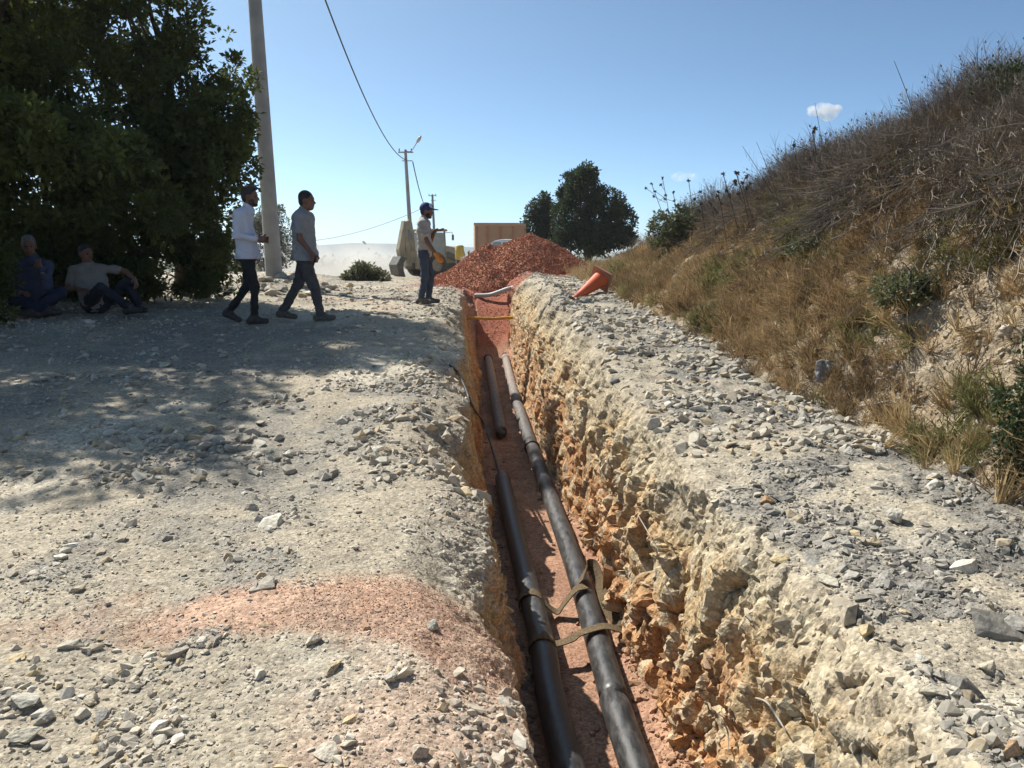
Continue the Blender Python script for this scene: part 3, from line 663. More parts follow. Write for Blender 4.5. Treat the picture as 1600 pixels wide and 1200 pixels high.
np_ = [PZ(x, y, zp) for x, y in ((785, 748), (803, 830), (827, 925), (848, 1010), (880, 1170))]+[Vector((0.62, 0.3, zp)), Vector((0.72, -1.5, zp))]
pipe('trench_pipe', 'shaded black pipe in the near left of the trench under the sling', np_, [])
# sling
M_web = mat('webbing', (0.085, 0.058, 0.03), (0.17, 0.12, 0.06), 60, 0.95, 0.8, 220, dist=0.003)
def around(c, r, a0, a1, k=9, dy=0.0):    # arc over a pipe lying along y
    return [Vector((c.x+r*math.cos(math.radians(a0+(a1-a0)*q/(k-1))), c.y+dy*q/(k-1), c.z+r*math.sin(math.radians(a0+(a1-a0)*q/(k-1))))) for q in range(k)]
Lc1, Rc1 = PZ(830, 940, zp), PZ(914, 935, zp); Lc2, Rc2 = PZ(848, 1012, zp), PZ(938, 1010, zp)
sl_root = empty('lifting_sling', (Lc1.x, Lc1.y, FLOORZ), 0, 'brown webbing sling looped loosely round the two near pipes', 'sling')
so_ = Vector(sl_root.location); R1 = PR+0.006
def strap(pts, w=0.062, wd=(0, 1, 0)):
    return MB().ribbon([p-so_ for p in spline(pts, 6)], wd, w, 0.007).build('strap', M_web, sl_root)
a1 = around(Lc1, R1, 200, 20, 9, -0.05)
mid = [Vector((Lc1.x+0.17, Lc1.y-0.06, zp-0.045)), Vector((Rc1.x-0.15, Rc1.y-0.10, zp+0.01)), Vector((Rc1.x-0.07, Rc1.y-0.06, zp+PR+0.012)), Vector((Rc1.x, Rc1.y-0.02, zp+PR+0.02))]
strap(a1+mid, 0.085)
loop = [Vector((Rc1.x-0.03, Rc1.y+0.05, zp+PR+0.012)), Vector((Rc1.x+0.02, Rc1.y+0.16, zp+PR+0.07)), Vector((Rc1.x+0.07, Rc1.y+0.17, zp+PR+0.09)), Vector((Rc1.x+0.10, Rc1.y+0.06, zp+PR+0.03)),
        Vector((Rc1.x+0.115, Rc1.y-0.10, zp+0.055)), Vector((Rc1.x+0.15, Rc1.y-0.28, zp+0.0)), Vector((Rc1.x+0.19, Rc1.y-0.42, zp-0.02))]
strap(loop, 0.085, (0.5, 0.2, 0.8))
a2 = around(Lc2, R1, 200, 25, 9, -0.02)
end = [Vector((Lc2.x+0.16, Lc2.y+0.0, zp+0.05)), Vector((Rc2.x-0.14, Rc2.y+0.03, zp+0.06)), Vector((Rc2.x-0.05, Rc2.y+0.04, zp+PR+0.012)), Vector((Rc2.x+0.04, Rc2.y+0.08, zp+PR+0.012)), Vector((Rc2.x+0.14, Rc2.y+0.13, zp+0.04)), Vector((Rc2.x+0.17, Rc2.y+0.22, zp-0.02))]
strap(a2+end, 0.07)
M_wood = mat('stake_wood', (0.17, 0.095, 0.05), (0.28, 0.17, 0.09), 12, 0.9, 0.5, 50)
wq = Vector((Rc1.x+0.15, Rc1.y-0.08, 0))
ws = empty('wooden_wedge', (wq.x, wq.y, FLOORZ), 0, 'short split wooden wedge jammed between the long pipe and the wall', 'wedge')
MB().prism([(-0.045, 0.0, 0.0), (0.045, 0.0, 0.0), (0.035, 0.06, 0.30), (-0.03, 0.05, 0.33)], (0.01, 0.07, 0.0), 0.006).build('wood_block', M_wood, ws)
# cable down the left wall
M_cable = mat('cable_black', (0.015, 0.015, 0.016), (0.06, 0.05, 0.04), 15, 0.5)
gp = [ground_at_pixel(x, y)[0]+Vector((0.015, 0, 0.02)) for x, y in ((706, 566), (714, 573), (721, 585), (731, 605), (742, 632))]
cb = gp+[PZ(752, 655, FLOORZ+0.12), PZ(762, 680, FLOORZ+0.03), PZ(772, 710, FLOORZ+0.03), PZ(781, 742, FLOORZ+0.03)]
co = MB().tube(spline(cb, 5), 0.012, 8).build('buried_cable', M_cable); tag(co, 'thin black cable hanging from the left edge down into the trench', 'cable')
# yellow gas pipe across, grey hose across
M_yel = mat('yellow_plastic', (0.62, 0.34, 0.03), (0.50, 0.25, 0.03), 9, 0.5)
yq = 17.7; a = PY(738, 497, yq); b = PY(806, 496, yq)
yo = MB().tube([a+Vector((-0.3, 0, -0.01)), a, (a+b)/2+Vector((0, 0, -0.02)), b, b+Vector((0.25, 0, 0.01))], 0.035, 14).build('gas_pipe', M_yel); tag(yo, 'thin yellow pipe crossing the far end of the trench', 'pipe')
M_hose = mat('hose_grey', (0.42, 0.42, 0.40), (0.55, 0.54, 0.50), 30, 0.6)
hq = [PY(742, 462, 19.7), PY(764, 461, 19.6), PY(778, 457, 19.5), PY(795, 451, 19.4), PY(806, 450, 19.3), PY(812, 455, 19.25), PY(813, 464, 19.2)]
hmb = MB(); hp = spline(hq, 14); hmb.tube(hp, [0.055*(1 if k % 2 else 0.9) for k in range(len(hp))], 14)
ho = hmb.build('drain_hose', M_hose); tag(ho, 'grey corrugated hose bridging the trench in front of the red gravel', 'hose')

# roots sticking out of the cut
M_root = mat('root', (0.30, 0.26, 0.21), (0.42, 0.38, 0.32), 20, 0.9)
for k, pts in enumerate((((1183, 1090), (1200, 1100), (1218, 1120), (1232, 1150)), ((1135, 1128), (1142, 1150), (1140, 1178)), ((1045, 905), (1052, 930), (1050, 950)), ((1002, 812), (1010, 830), (1022, 838)))):
    q = [ground_at_pixel(*p)[0]+ground_at_pixel(*p)[1]*0.03 for p in pts]
    MB().tube(spline(q, 5), [0.004]*(len(spline(q, 5))-3)+[0.003, 0.002, 0.0015], 6).build('root', M_root, ground)
# ------------------------------------------------------------------ fallen traffic cone
M_cone = mat('cone_orange', (0.72, 0.13, 0.045), (0.62, 0.16, 0.07), 5, 0.45); M_conebase = mat('cone_base', (0.48, 0.20, 0.11), (0.36, 0.20, 0.13), 9, 0.7)
cp, _ = ground_at_pixel(926, 452)
cr_ = empty('traffic_cone', cp, 0, 'orange traffic cone lying on its side on the pale rubble', 'cone')
tipp = PY(896, 468, cp.y-0.45)-cp; bas = PY(938, 436, cp.y+0.12)-cp; ax = (bas-tipp); L_ = ax.length; ax.normalize()
Rm = ax.to_track_quat('Z', 'Y').to_matrix()
def xf(mb, R, o):
    mb.v = [tuple(R @ Vector(v)+o) for v in mb.v]; return mb
xf(MB().lathe([(0.0, 0.0), (0.035, 0.0), (0.038, 0.02), (0.045, 0.06), (0.125, L_-0.02), (0.13, L_)], 28), Rm, tipp).build('cone_body', M_cone, cr_)
xf(MB().box((0, 0, L_+0.015), (0.35, 0.35, 0.035), None, 0.01), Rm @ Matrix.Rotation(0.5, 3, 'Z'), tipp).build('cone_foot', M_conebase, cr_)
xf(MB().lathe([(0.048, 0.06), (0.055, 0.03), (0.05, 0.0), (0.03, -0.012)], 20), Rm, tipp).build('cone_tip', M_cone, cr_)

# ------------------------------------------------------------------ poles, lamp, wires
M_conc = mat('pole_concrete', (0.29, 0.28, 0.265), (0.37, 0.36, 0.335), 3, 0.9, 0.35, 60, dist=0.004)
M_steel = mat('galvanised', (0.30, 0.31, 0.32), (0.40, 0.40, 0.40), 10, 0.5, metal=0.5)
M_porc = mat('insulator', (0.10, 0.05, 0.03), (0.16, 0.08, 0.05), 10, 0.3)
M_lamp = mat('lamp_housing', (0.42, 0.42, 0.42), (0.5, 0.5, 0.5), 10, 0.4); M_glass = mat('lamp_glass', (0.5, 0.52, 0.5), (0.6, 0.6, 0.58), 10, 0.1)
def pole(label, bpx, bpy_, Y, H, r0, r1, lean, arms, lamp=False):
    b = PY(bpx, bpy_, Y); root = empty('utility_pole', b, 0, label, 'pole', 'concrete utility poles along the road')
    top = Vector((lean*H, 0, H))
    MB().tube([Vector((0, 0, -0.5)), Vector((0, 0, 0))]+[top*(k/8) for k in range(1, 9)], [r0*1.02, r0]+[r0+(r1-r0)*k/8 for k in range(1, 9)], 24).build('shaft', M_conc, root)
    if arms:
        t = top+Vector((0, 0, -0.18))
        MB().box(t+Vector((0.05, -r1-0.04, 0)), (1.0, 0.08, 0.09), None, 0.01).build('crossarm', M_steel, root)
        for x in (-0.38, 0.42):
            MB().lathe([(0.0, 0.20), (0.03, 0.19), (0.045, 0.14), (0.03, 0.11), (0.05, 0.07), (0.03, 0.04), (0.012, 0.0), (0.012, -0.1)], 12, 2, t+Vector((x, -r1-0.04, 0.05))).build('insulator', M_porc, root)
        MB().box(t+Vector((0.14, -r1-0.03, -0.55)), (0.7, 0.05, 0.06), None, 0.01).build('bracket', M_steel, root)
    if lamp:
        t = top+Vector((0.1, -0.1, -0.12))
        a = t+Vector((0.35, -0.1, 0.05)); e = t+Vector((0.75, -0.35, 0.55)); mb = MB().tube(spline([t, a, e], 5), 0.03, 8); mb.build('lamp_arm', M_steel, root)
        dv = (e-a).normalized(); hd = MB().tube([e-dv*0.05, e+dv*0.08, e+dv*0.35, e+dv*0.5], [0.05, 0.10, 0.11, 0.04], 14).build('lamp_head', M_lamp, root)
        MB().tube([e+dv*0.12+Vector((0, 0, -0.07)), e+dv*0.34+Vector((0, 0, -0.08))], [0.07, 0.07], 12).build('lamp_lens', M_glass, hd)
    return root, b+top
p1, t1p = pole('thick concrete pole rising past the white-shirted man and out of the picture', 429, 440, 18, 10.2, 0.185, 0.105, -0.021, True)
p2, t2p = pole('concrete lamp pole behind the excavator arm with a street lamp', 645, 425, 55, 8.05, 0.17, 0.10, -0.042, True, True)
p3, t3p = pole('farthest and shortest-looking pole, behind the capped man', 681, 415, 100, 8.6, 0.19, 0.13, -0.035, True)
M_wire = mat('wire', (0.02, 0.02, 0.022), (0.035, 0.035, 0.035), 10, 0.6)
def wire(name, label, a, b, sag, r, group='overhead cables'):
    pts = [a+(b-a)*(k/40)-Vector((0, 0, sag*4*(k/40)*(1-k/40))) for k in range(41)]
    o = MB().tube(pts, r, 6).build(name, M_wire); tag(o, label, 'cable', group); return o
w1 = PY(612, 236, 50)
# cable from the first pole: sag chosen so it passes the top edge where the photograph shows it
wire('overhead_cable', 'twisted black overhead cable from the thick near pole to the lamp pole', t1p+Vector((0.35, -0.1, -0.6)), PY(635, 250, 54.9), 1.55, 0.026)
wire('overhead_cable', 'overhead cable sagging from the lamp pole to the farthest pole', PY(645, 253, 55), PY(677, 316, 99.8), 1.9, 0.036)
wire('overhead_cable', 'thin faint overhead cable running left from the farthest pole', PY(676, 318, 99.8), PY(380, 372, 130), 2.2, 0.03)
# ------------------------------------------------------------------ trees
M_bark = mat('bark', (0.07, 0.055, 0.04), (0.14, 0.11, 0.08), 14, 0.95, 0.8, 30)
def leaf_mat(name, c1, c2, tr=0.3): return mat(name, c1, c2, 2.2, 0.55, trans=tr, contrast=(0.3, 0.7), spec=0.35, detail=6)
M_leafA = leaf_mat('leaf_oak', (0.045, 0.065, 0.018), (0.16, 0.185, 0.048), 0.48); M_leafB = leaf_mat('leaf_dark', (0.028, 0.046, 0.018), (0.055, 0.08, 0.028))
M_leafC = leaf_mat('leaf_dusty', (0.18, 0.18, 0.14), (0.25, 0.25, 0.19)); M_leafD = leaf_mat('leaf_grey_green', (0.11, 0.125, 0.06), (0.19, 0.195, 0.10))
def leaves(cent, outw, per, size, r, flat=0.5):
    """rosettes of kite-shaped leaves round each centre"""
    n = len(cent); m = n*per
    c = np.repeat(cent, per, 0); o = np.repeat(outw, per, 0)
    d = r.normal(size=(m, 3)); d /= np.linalg.norm(d, axis=1)[:, None]; d = d+o*0.55+np.array([0, 0, 0.1]); d /= np.linalg.norm(d, axis=1)[:, None]
    s = size*r.uniform(0.65, 1.25, (m, 1)); b = c+d*s*r.uniform(0.05, 0.9, (m, 1))
    up = r.normal(size=(m, 3))+np.array([0, 0, 1.2]); w = np.cross(d, up); w /= np.linalg.norm(w, axis=1)[:, None]; nn = np.cross(w, d)
    v = np.stack([b, b+d*s*0.5+w*s*0.26+nn*s*0.06, b+d*s-nn*s*0.08, b+d*s*0.5-w*s*0.26+nn*s*0.06], 1).reshape(-1, 3)
    k = np.arange(m)*4
    f = np.concatenate([np.stack([k, k+1, k+2], 1), np.stack([k, k+2, k+3], 1)])
    return v, f
def tree(name, label, base, lobes, nros, per, size, leafm, seed, stems, group=None, cat='tree', gap=0.12, gs=1.6, nbr=40):
    r = np.random.default_rng(seed); root = empty(name, base, 0, label, cat, group); B = np.array(base)
    lob = np.array(lobes, float); vol = lob[:, 3]*lob[:, 4]*lob[:, 5]; w = vol**0.8/np.sum(vol**0.8)
    pts = np.zeros((0, 3)); outs = np.zeros((0, 3))
    while len(pts) < nros:
        k = r.choice(len(lob), nros*2, p=w); d = r.normal(size=(nros*2, 3)); d /= np.linalg.norm(d, axis=1)[:, None]
        q = lob[k, :3]+d*lob[k, 3:]*(r.uniform(0, 1, (nros*2, 1))**0.42)
        nz = fbm(q*gs, 3, seed); ok = (nz > -gap) & (q[:, 2] > B[2]+0.02)
        pts = np.concatenate([pts, q[ok]]); outs = np.concatenate([outs, d[ok]])
    pts, outs = pts[:nros], outs[:nros]
    v, f = leaves(pts-B, outs, per, size, r)
    np_obj('crown', v, f, leafm, root, smooth=False)
    for si, (sx, sy, top, rad) in enumerate(stems):
        mb = MB(); b0 = Vector((sx, sy, -0.15)); t = Vector(top)-Vector(base)
        mid = (b0+t)/2+Vector((r.uniform(-.25, .25), r.uniform(-.2, .2), 0.1)); path = spline([b0, mid, t], 7)
        mb.tube(path, [rad*(1-0.72*k/(len(path)-1)) for k in range(len(path))], 9)
        mb.build('trunk', M_bark, root)
        bb = MB()
        for q in range(nbr):
            a = path[int(len(path)*r.uniform(0.3, 0.99))]; j = r.integers(0, nros); e = Vector(pts[j]-B)
            if (e-a).length > 3.0 or (e-a).length < 0.25: continue
            m_ = (a+e)/2+Vector((0, 0, 0.15)); bb.tube(spline([a, m_, e], 4), [0.035*rad/0.12, 0.03*rad/0.12]+[0.02*rad/0.12]*4+[0.008, 0.006, 0.004], 5, False)
        if bb.v: bb.build('branches', M_bark, root)
    return root
def lob(px, py, Y, r, ry=None, rz=None):
    c = PY(px, py, Y); return (c.x, c.y, c.z, r, ry or r, rz or r)
# left roadside trees
ba = (-6.0, 14.6, ground_z(-6.0, 14.6))
tree('roadside_tree', 'dense dark oak whose right side overhangs the thick pole', ba,
     [lob(280, 85, 14.2, 0.9), lob(305, 190, 13.6, 0.95), lob(205, -60, 14.6, 1.2), lob(200, 130, 14.5, 1.3), lob(345, 265, 13.4, 0.62), lob(225, 280, 14, 1.25), lob(310, 350, 13.6, 0.75, 0.9, 0.6), lob(190, -220, 14.6, 1.3), lob(130, 10, 14.6, 1.3), lob(360, 120, 14.0, 0.42), lob(352, 205, 13.8, 0.4)],
     6300, 9, 0.105, M_leafA, 11, [(0, 0, (-6.0, 14.4, 5.2), 0.15), (0.5, -0.3, (-5.3, 13.9, 4.2), 0.09), (-0.7, 0.2, (-7.0, 14.5, 4.8), 0.10)], 'roadside trees on the left', gap=-0.05)
bb_ = (-8.6, 13.2, ground_z(-8.6, 13.2))
tree('roadside_tree', 'dark oak filling the upper left corner of the picture', bb_,
     [lob(40, 60, 13, 1.5), lob(60, 200, 12.8, 1.3), lob(20, 320, 12.6, 1.1), lob(120, 270, 13.2, 1.1), lob(-60, -80, 13, 1.8), lob(-100, 150, 13, 1.5), lob(110, -120, 13.4, 1.5), lob(50, 265, 11.4, 0.8, 0.7, 0.55), lob(150, 300, 11.7, 0.75, 0.7, 0.5), lob(-50, 300, 11, 0.9), lob(225, 330, 12.0, 0.6, 0.6, 0.5), lob(-20, 380, 10.7, 0.5, 0.5, 0.5), lob(40, 215, 10.2, 0.9, 0.8, 0.45), lob(150, 245, 10.6, 0.8, 0.8, 0.4), lob(-60, 190, 9.7, 0.8, 0.8, 0.5)],
     9600, 9, 0.105, M_leafA, 12, [(0, 0, (-8.4, 13.0, 5.5), 0.16), (0.6, 0, (-7.9, 13, 4.2), 0.09), (0.95, 0.1, (-7.6, 13, 4.6), 0.07)], 'roadside trees on the left', gap=-0.05)
bc_ = (-7.6, 13.0, ground_z(-7.6, 13.0))
tree('roadside_bush', 'dark low bush thicket behind the two sitting men', bc_,
     [lob(60, 400, 12.3, 0.8, 0.7, 0.7), lob(150, 380, 12.6, 0.9, 0.7, 0.85), lob(230, 400, 12.8, 0.7, 0.7, 0.7), lob(300, 425, 12.9, 0.55, 0.5, 0.45), lob(345, 415, 13.2, 0.42, 0.5, 0.5), lob(-40, 420, 12, 0.9, 0.7, 0.8), lob(-10, 470, 11.2, 0.5, 0.5, 0.55), lob(250, 440, 12.6, 0.5, 0.5, 0.35), lob(120, 450, 12.2, 0.6, 0.5, 0.4), lob(190, 445, 12.4, 0.6, 0.5, 0.4), lob(40, 460, 11.9, 0.6, 0.5, 0.45), lob(310, 450, 12.9, 0.4, 0.4, 0.3)],
     4600, 9, 0.085, M_leafA, 13, [(0.2, 0, (-7.0, 12.8, 1.9), 0.05), (1.6, 0, (-5.7, 12.9, 1.7), 0.04), (0.9, 0.1, (-6.6, 12.8, 1.8), 0.04)], None, 'bush', gap=0.10)
be_ = (-6.6, 9.5, ground_z(-6.6, 9.5))
tree('roadside_bush', 'dark leafy bush at the left picture edge beside the sitting men', be_, [lob(-50, 420, 9.7, 0.5, 0.5, 0.6), lob(-35, 500, 9.4, 0.32, 0.4, 0.35), lob(-110, 350, 9.6, 0.7, 0.6, 0.9)], 1100, 9, 0.085, M_leafA, 15, [(-0.3, 0.2, (-6.9, 9.7, 1.9), 0.04)], None, 'bush', gap=0.1)
bd_ = (-8.4, 10.6, ground_z(-8.4, 10.6))
tree('roadside_tree', 'tree beyond the left edge that throws the dappled shade on the road', bd_,
     [(-7.9, 10.2, 5.6, 1.9, 1.9, 1.3), (-6.9, 9.6, 6.3, 1.2, 1.2, 0.9), (-8.6, 9.2, 6.0, 1.7, 1.6, 1.2), (-8.0, 11.0, 7.0, 1.6, 1.6, 1.1), (-7.2, 8.6, 5.0, 0.7, 0.8, 0.7), (-9.0, 7.8, 5.6, 1.5, 1.6, 1.3), (-9.6, 6.6, 5.0, 1.4, 1.4, 1.2), (-8.3, 9.3, 3.6, 0.7, 0.9, 0.8)],
     3300, 8, 0.12, M_leafA, 14, [(0, 0, (-7.9, 10.2, 5.8), 0.16), (-0.3, -0.3, (-8.8, 9.0, 5.6), 0.11)], 'roadside trees on the left', gap=-0.10, gs=1.3)
# dusty tree behind the pole
g = PY(432, 432, 32)
tree('dusty_tree', 'small grey dust-covered tree behind the thick pole', (g.x, g.y, g.z),
     [lob(425, 350, 32, 0.75), lob(440, 385, 32, 0.7), lob(405, 380, 32, 0.9), lob(440, 335, 32, 0.4), lob(385, 345, 32, 0.8), lob(420, 415, 32, 0.7, 0.7, 0.5)], 1300, 8, 0.10, M_leafC, 21, [(0, 0, (g.x-0.2, 32, g.z+1.9), 0.08)], gap=0.05, nbr=20)
# trees right of the heap
g = PY(918, 404, 42)
tree('field_tree', 'broad dark green tree standing right of the red gravel heap', (g.x, g.y, g.z),
     [lob(905, 300, 42, 1.15), lob(915, 275, 42, 0.6), lob(945, 330, 42, 1.2), lob(970, 345, 42, 0.75), lob(890, 345, 41.6, 1.1), lob(925, 365, 41.5, 1.1, 1, 0.7), lob(960, 370, 41.5, 0.85, 0.9, 0.6), lob(880, 380, 41.4, 0.8, 0.8, 0.45), lob(895, 310, 42, 0.8), lob(925, 388, 41.5, 1.0, 0.8, 0.35), lob(980, 372, 41.6, 0.5, 0.5, 0.35)],
     4300, 8, 0.16, M_leafB, 31, [(0, 0, (g.x, 42, g.z+2.9), 0.16), (0.1, 0, (g.x+0.9, 42, g.z+2.3), 0.10)], 'trees beyond the gravel heap', gap=0.06, gs=1.6, nbr=30)
g = PY(846, 395, 46)
tree('field_tree', 'small dark tree between the tipper body and the broad tree', (g.x, g.y, g.z),
     [lob(842, 330, 46, 0.75), lob(835, 350, 46, 0.7), lob(855, 345, 46, 0.85), lob(848, 316, 46, 0.5), lob(850, 375, 46, 1.0, 0.9, 0.7)], 1200, 8, 0.16, M_leafB, 32, [(0, 0, (g.x, 46, g.z+2.2), 0.10)], 'trees beyond the gravel heap', gap=0.10, nbr=16)
# shrubs
def shrub(name, label, px, py, Y, lobs, nros, size, leafm, seed, per=7, base=None):
    g = base if base is not None else PY(px, py, Y)
    return tree(name, label, tuple(g), lobs, nros, per, size, leafm, seed, [(0, 0, (g[0], g[1], g[2]+0.25), 0.02)], None, 'shrub', gap=0.25, gs=4, nbr=10)
sy = 24.5; g = PY(570, 440, sy)
shrub('roadside_shrub', 'low grey-green shrub on the road verge in front of the dust', 570, 440, sy, [lob(575, 428, sy, 0.40, 0.4, 0.26), lob(550, 434, sy, 0.3, 0.3, 0.16), lob(592, 434, sy, 0.32, 0.3, 0.17), lob(562, 422, sy, 0.25, 0.3, 0.2)], 620, 0.10, M_leafD, 41, base=(g.x, sy, g.z-0.05))
hb, _ = ground_at_pixel(1050, 395)
shrub('bank_shrub', 'green shrub among thistles at the far end of the bank', 1045, 360, hb.y, [lob(1040, 362, hb.y+0.3, 0.30, 0.3, 0.32), lob(1062, 350, hb.y+0.4, 0.30, 0.3, 0.34)], 420, 0.06, M_leafD, 42, base=(hb.x, hb.y, hb.z))
rb, _ = ground_at_pixel(1585, 745)
shrub('bank_shrub', 'dark leafy shrub at the right edge at the foot of the bank', 1585, 745, rb.y, [lob(1592, 640, rb.y+0.15, 0.10, 0.15, 0.22), lob(1598, 700, rb.y, 0.13, 0.15, 0.17), lob(1625, 620, rb.y+0.2, 0.2, 0.2, 0.35), lob(1630, 720, rb.y, 0.2, 0.2, 0.2)], 900, 0.028, M_leafB, 43, base=(rb.x+0.1, rb.y, rb.z-0.02))
for px, py, rr, sd, lab in ((1575, 150, 0.24, 44, 'dark green shrub on the bank top near the upper right corner'), (1410, 455, 0.16, 45, 'green bushy weed low on the bank, half way along'), (1260, 395, 0.17, 46, 'olive weed cushion in the middle of the bank')):
    q, _ = ground_at_pixel(px, py+18)
    shrub('bank_shrub', lab, px, py, q.y, [(q.x, q.y, q.z+rr*0.6, rr*1.4, rr, rr*0.8), (q.x+rr*0.9, q.y, q.z+rr*0.5, rr, rr, rr*0.7)], 420, 0.035, M_leafD if sd != 44 else M_leafB, sd, base=(q.x, q.y, q.z))

# ------------------------------------------------------------------ weeds of the bank
def weed_mat(name, c1, c2):
    return mat(name, c1, c2, 1.2, 0.9, trans=0.25, objrand=0.5, spec=0.2)
M_straw = weed_mat('dry_straw', (0.36, 0.26, 0.13), (0.48, 0.36, 0.20)); M_rust = weed_mat('rusty_weed', (0.25, 0.17, 0.09), (0.36, 0.255, 0.14))
M_olive = weed_mat('olive_weed', (0.19, 0.19, 0.075), (0.29, 0.26, 0.115)); M_twig = mat('grey_twig', (0.125, 0.10, 0.078), (0.26, 0.215, 0.165), 6, 0.9, objrand=0.4)
M_pale = mat('pale_stick', (0.42, 0.38, 0.31), (0.5, 0.46, 0.40), 6, 0.9)
def tuft(name, m, n, h, spread, w, seed, seeds=0, branch=0):
    r = np.random.default_rng(seed); V = []; F = []
    def blade(b, d, L, w, bend):
        side = np.cross(d, [0, 0, 1.0]); nrm = np.linalg.norm(side); side = side/nrm if nrm > 1e-3 else np.array([1., 0, 0])
        if r.uniform() < 0.5: side = np.cross(side, d)
        pts = [b+d*L*t+np.array([d[0], d[1], -0.6])*bend*t*t*L for t in (0, 0.4, 0.75, 1.0)]; k = len(V)
        for t, p in zip((1, 0.8, 0.5, 0.15), pts): V.append(p-side*w*t/2); V.append(p+side*w*t/2)
        for q in range(3): F.append((k+2*q, k+2*q+1, k+2*q+3, k+2*q+2))
        return pts
    for i in range(n):
        a = r.uniform(0, 6.28); t = abs(r.normal(0, spread)); d = np.array([math.cos(a)*t, math.sin(a)*t, 1.0]); d /= np.linalg.norm(d)
        b = np.array([math.cos(a), math.sin(a), 0])*r.uniform(0, 0.12*h); L = h*r.uniform(0.5, 1.1)
        pts = blade(b, d, L, w, r.uniform(0, 0.35))
        for q in range(branch):
            s = r.uniform(0.35, 0.95); p0 = pts[0]*(1-s)+pts[3]*s; a2 = r.uniform(0, 6.28); d2 = d+np.array([math.cos(a2), math.sin(a2), 0.3])*0.8; d2 /= np.linalg.norm(d2); blade(p0, d2, L*r.uniform(0.15, 0.35), w*0.7, 0.1)
        if seeds and r.uniform() < seeds:
            p = pts[3]; k = len(V); s = w*2.2
            for dd in ((s, 0, 0), (0, s, 0), (-s, 0, 0), (0, -s, 0), (0, 0, 2*s), (0, 0, -s)): V.append(p+np.array(dd))
            for q in range(4): F.append((k+q, k+(q+1) % 4, k+4, k+4)); F.append((k+(q+1) % 4, k+q, k+5, k+5))
    me = bpy.data.meshes.new(name); me.from_pydata([tuple(v) for v in V], [], [tuple(dict.fromkeys(f)) for f in F]); me.materials.append(m); me.update(); return me
def scatter_weeds(name, n, dens, meshes, smin, smax, label, cat, jitter=0.35, up=0.6, pick=None, lean=None):
    p, nn, i, j = sample_ground(n, dens)
    d = nn*(1-up)+np.array([0, 0, 1.0])*up
    if lean is not None: d = d+np.array(lean)
    s = RNG.uniform(smin, smax, n)*(1+0.02*DZg[i, j])*(1+0.55*np.clip(fbm(p*1.7, 2, 201), -0.7, 1))
    o = gn_scatter(name, p-nn*0.01, align_euler(d, RNG.uniform(0, 6.28, n), jitter), np.repeat(s[:, None], 3, 1), RNG.integers(0, len(meshes), n), meshes)
    return tag(o, label, cat, None, 'stuff')
hillu = np.clip((X-foot[:, None])/(RIDGEX-foot)[:, None], 0, 3)
hd = hillm*(YY > 2)*(YY < 27)*(X < 7); wsc_ = np.clip(DZg, 2, 60)**-1.35
bare = np.clip(1.15*np.exp(-((X-2.75)/0.42)**2-((YY-4.9)/0.9)**2)+0.7*sstep(0.2, 0.45, med), 0, 1)
grn = sstep(0.05, 0.3, fbm(P*np.array([1.6, 1.1, 1.6])+7, 2, 71))
T_straw = [tuft('straw_tuft', M_straw, 26, 0.16, 0.45, 0.0045, 500+k, branch=1) for k in range(3)]
T_rust = [tuft('rust_tuft', M_rust, 24, 0.15, 0.5, 0.0045, 510+k, seeds=0.0, branch=4) for k in range(3)]
T_olive = [tuft('olive_tuft', M_olive, 26, 0.14, 0.55, 0.006, 520+k, branch=3) for k in range(2)]
T_twig = [tuft('twig_tuft', M_twig, 11, 0.5, 0.34, 0.0038, 530+k, seeds=0.10, branch=7) for k in range(3)]
sp_ = (1-0.93*bare)
scatter_weeds('dry_weeds', 5200, hd*wsc_*sp_*(1-0.6*grn), T_rust, 0.8, 1.5, 'rusty brown dry weeds covering the bank', 'weeds')
scatter_weeds('dry_grass', 2600, (hd*sp_+rgm*0.10*sstep(0.75, 1.0, np.broadcast_to(np.interp(np.arange(nC), [np.where(SEC == 4)[0][0], np.where(SEC == 4)[0][-1]], [0, 1]), X.shape))*(YY < 22))*wsc_*(1-0.4*grn)*(0.3+sstep(0.8, 0.1, hillu)), T_straw, 0.7, 1.5, 'straw-coloured dry grass at the foot of the bank', 'grass')
scatter_weeds('olive_weeds', 3000, hd*wsc_*grn*sp_, T_olive, 0.8, 1.5, 'olive green low weeds in patches on the bank', 'weeds')
ridgeband = np.exp(-((hillu-0.98)/0.22)**2)*(YY > 4.5)*(YY < 26)
scatter_weeds('dry_brush', 3000, hd*np.clip(DZg, 2, 60)**-1.2*ridgeband, T_twig, 0.35, 0.95, 'grey-brown leafless brush along the top of the bank', 'brush', jitter=0.3, lean=(-0.25, 0, 0))
# straw field and verge behind
fieldm = ((X > 1.4)*(YY > 16)*(YY < 32)*(X < 9))*1.0
scatter_weeds('field_grass', 2400, fieldm*np.clip(DZg, 2, 60)**-1.0, T_straw, 0.9, 1.7, 'pale straw grass beyond the traffic cone', 'grass')
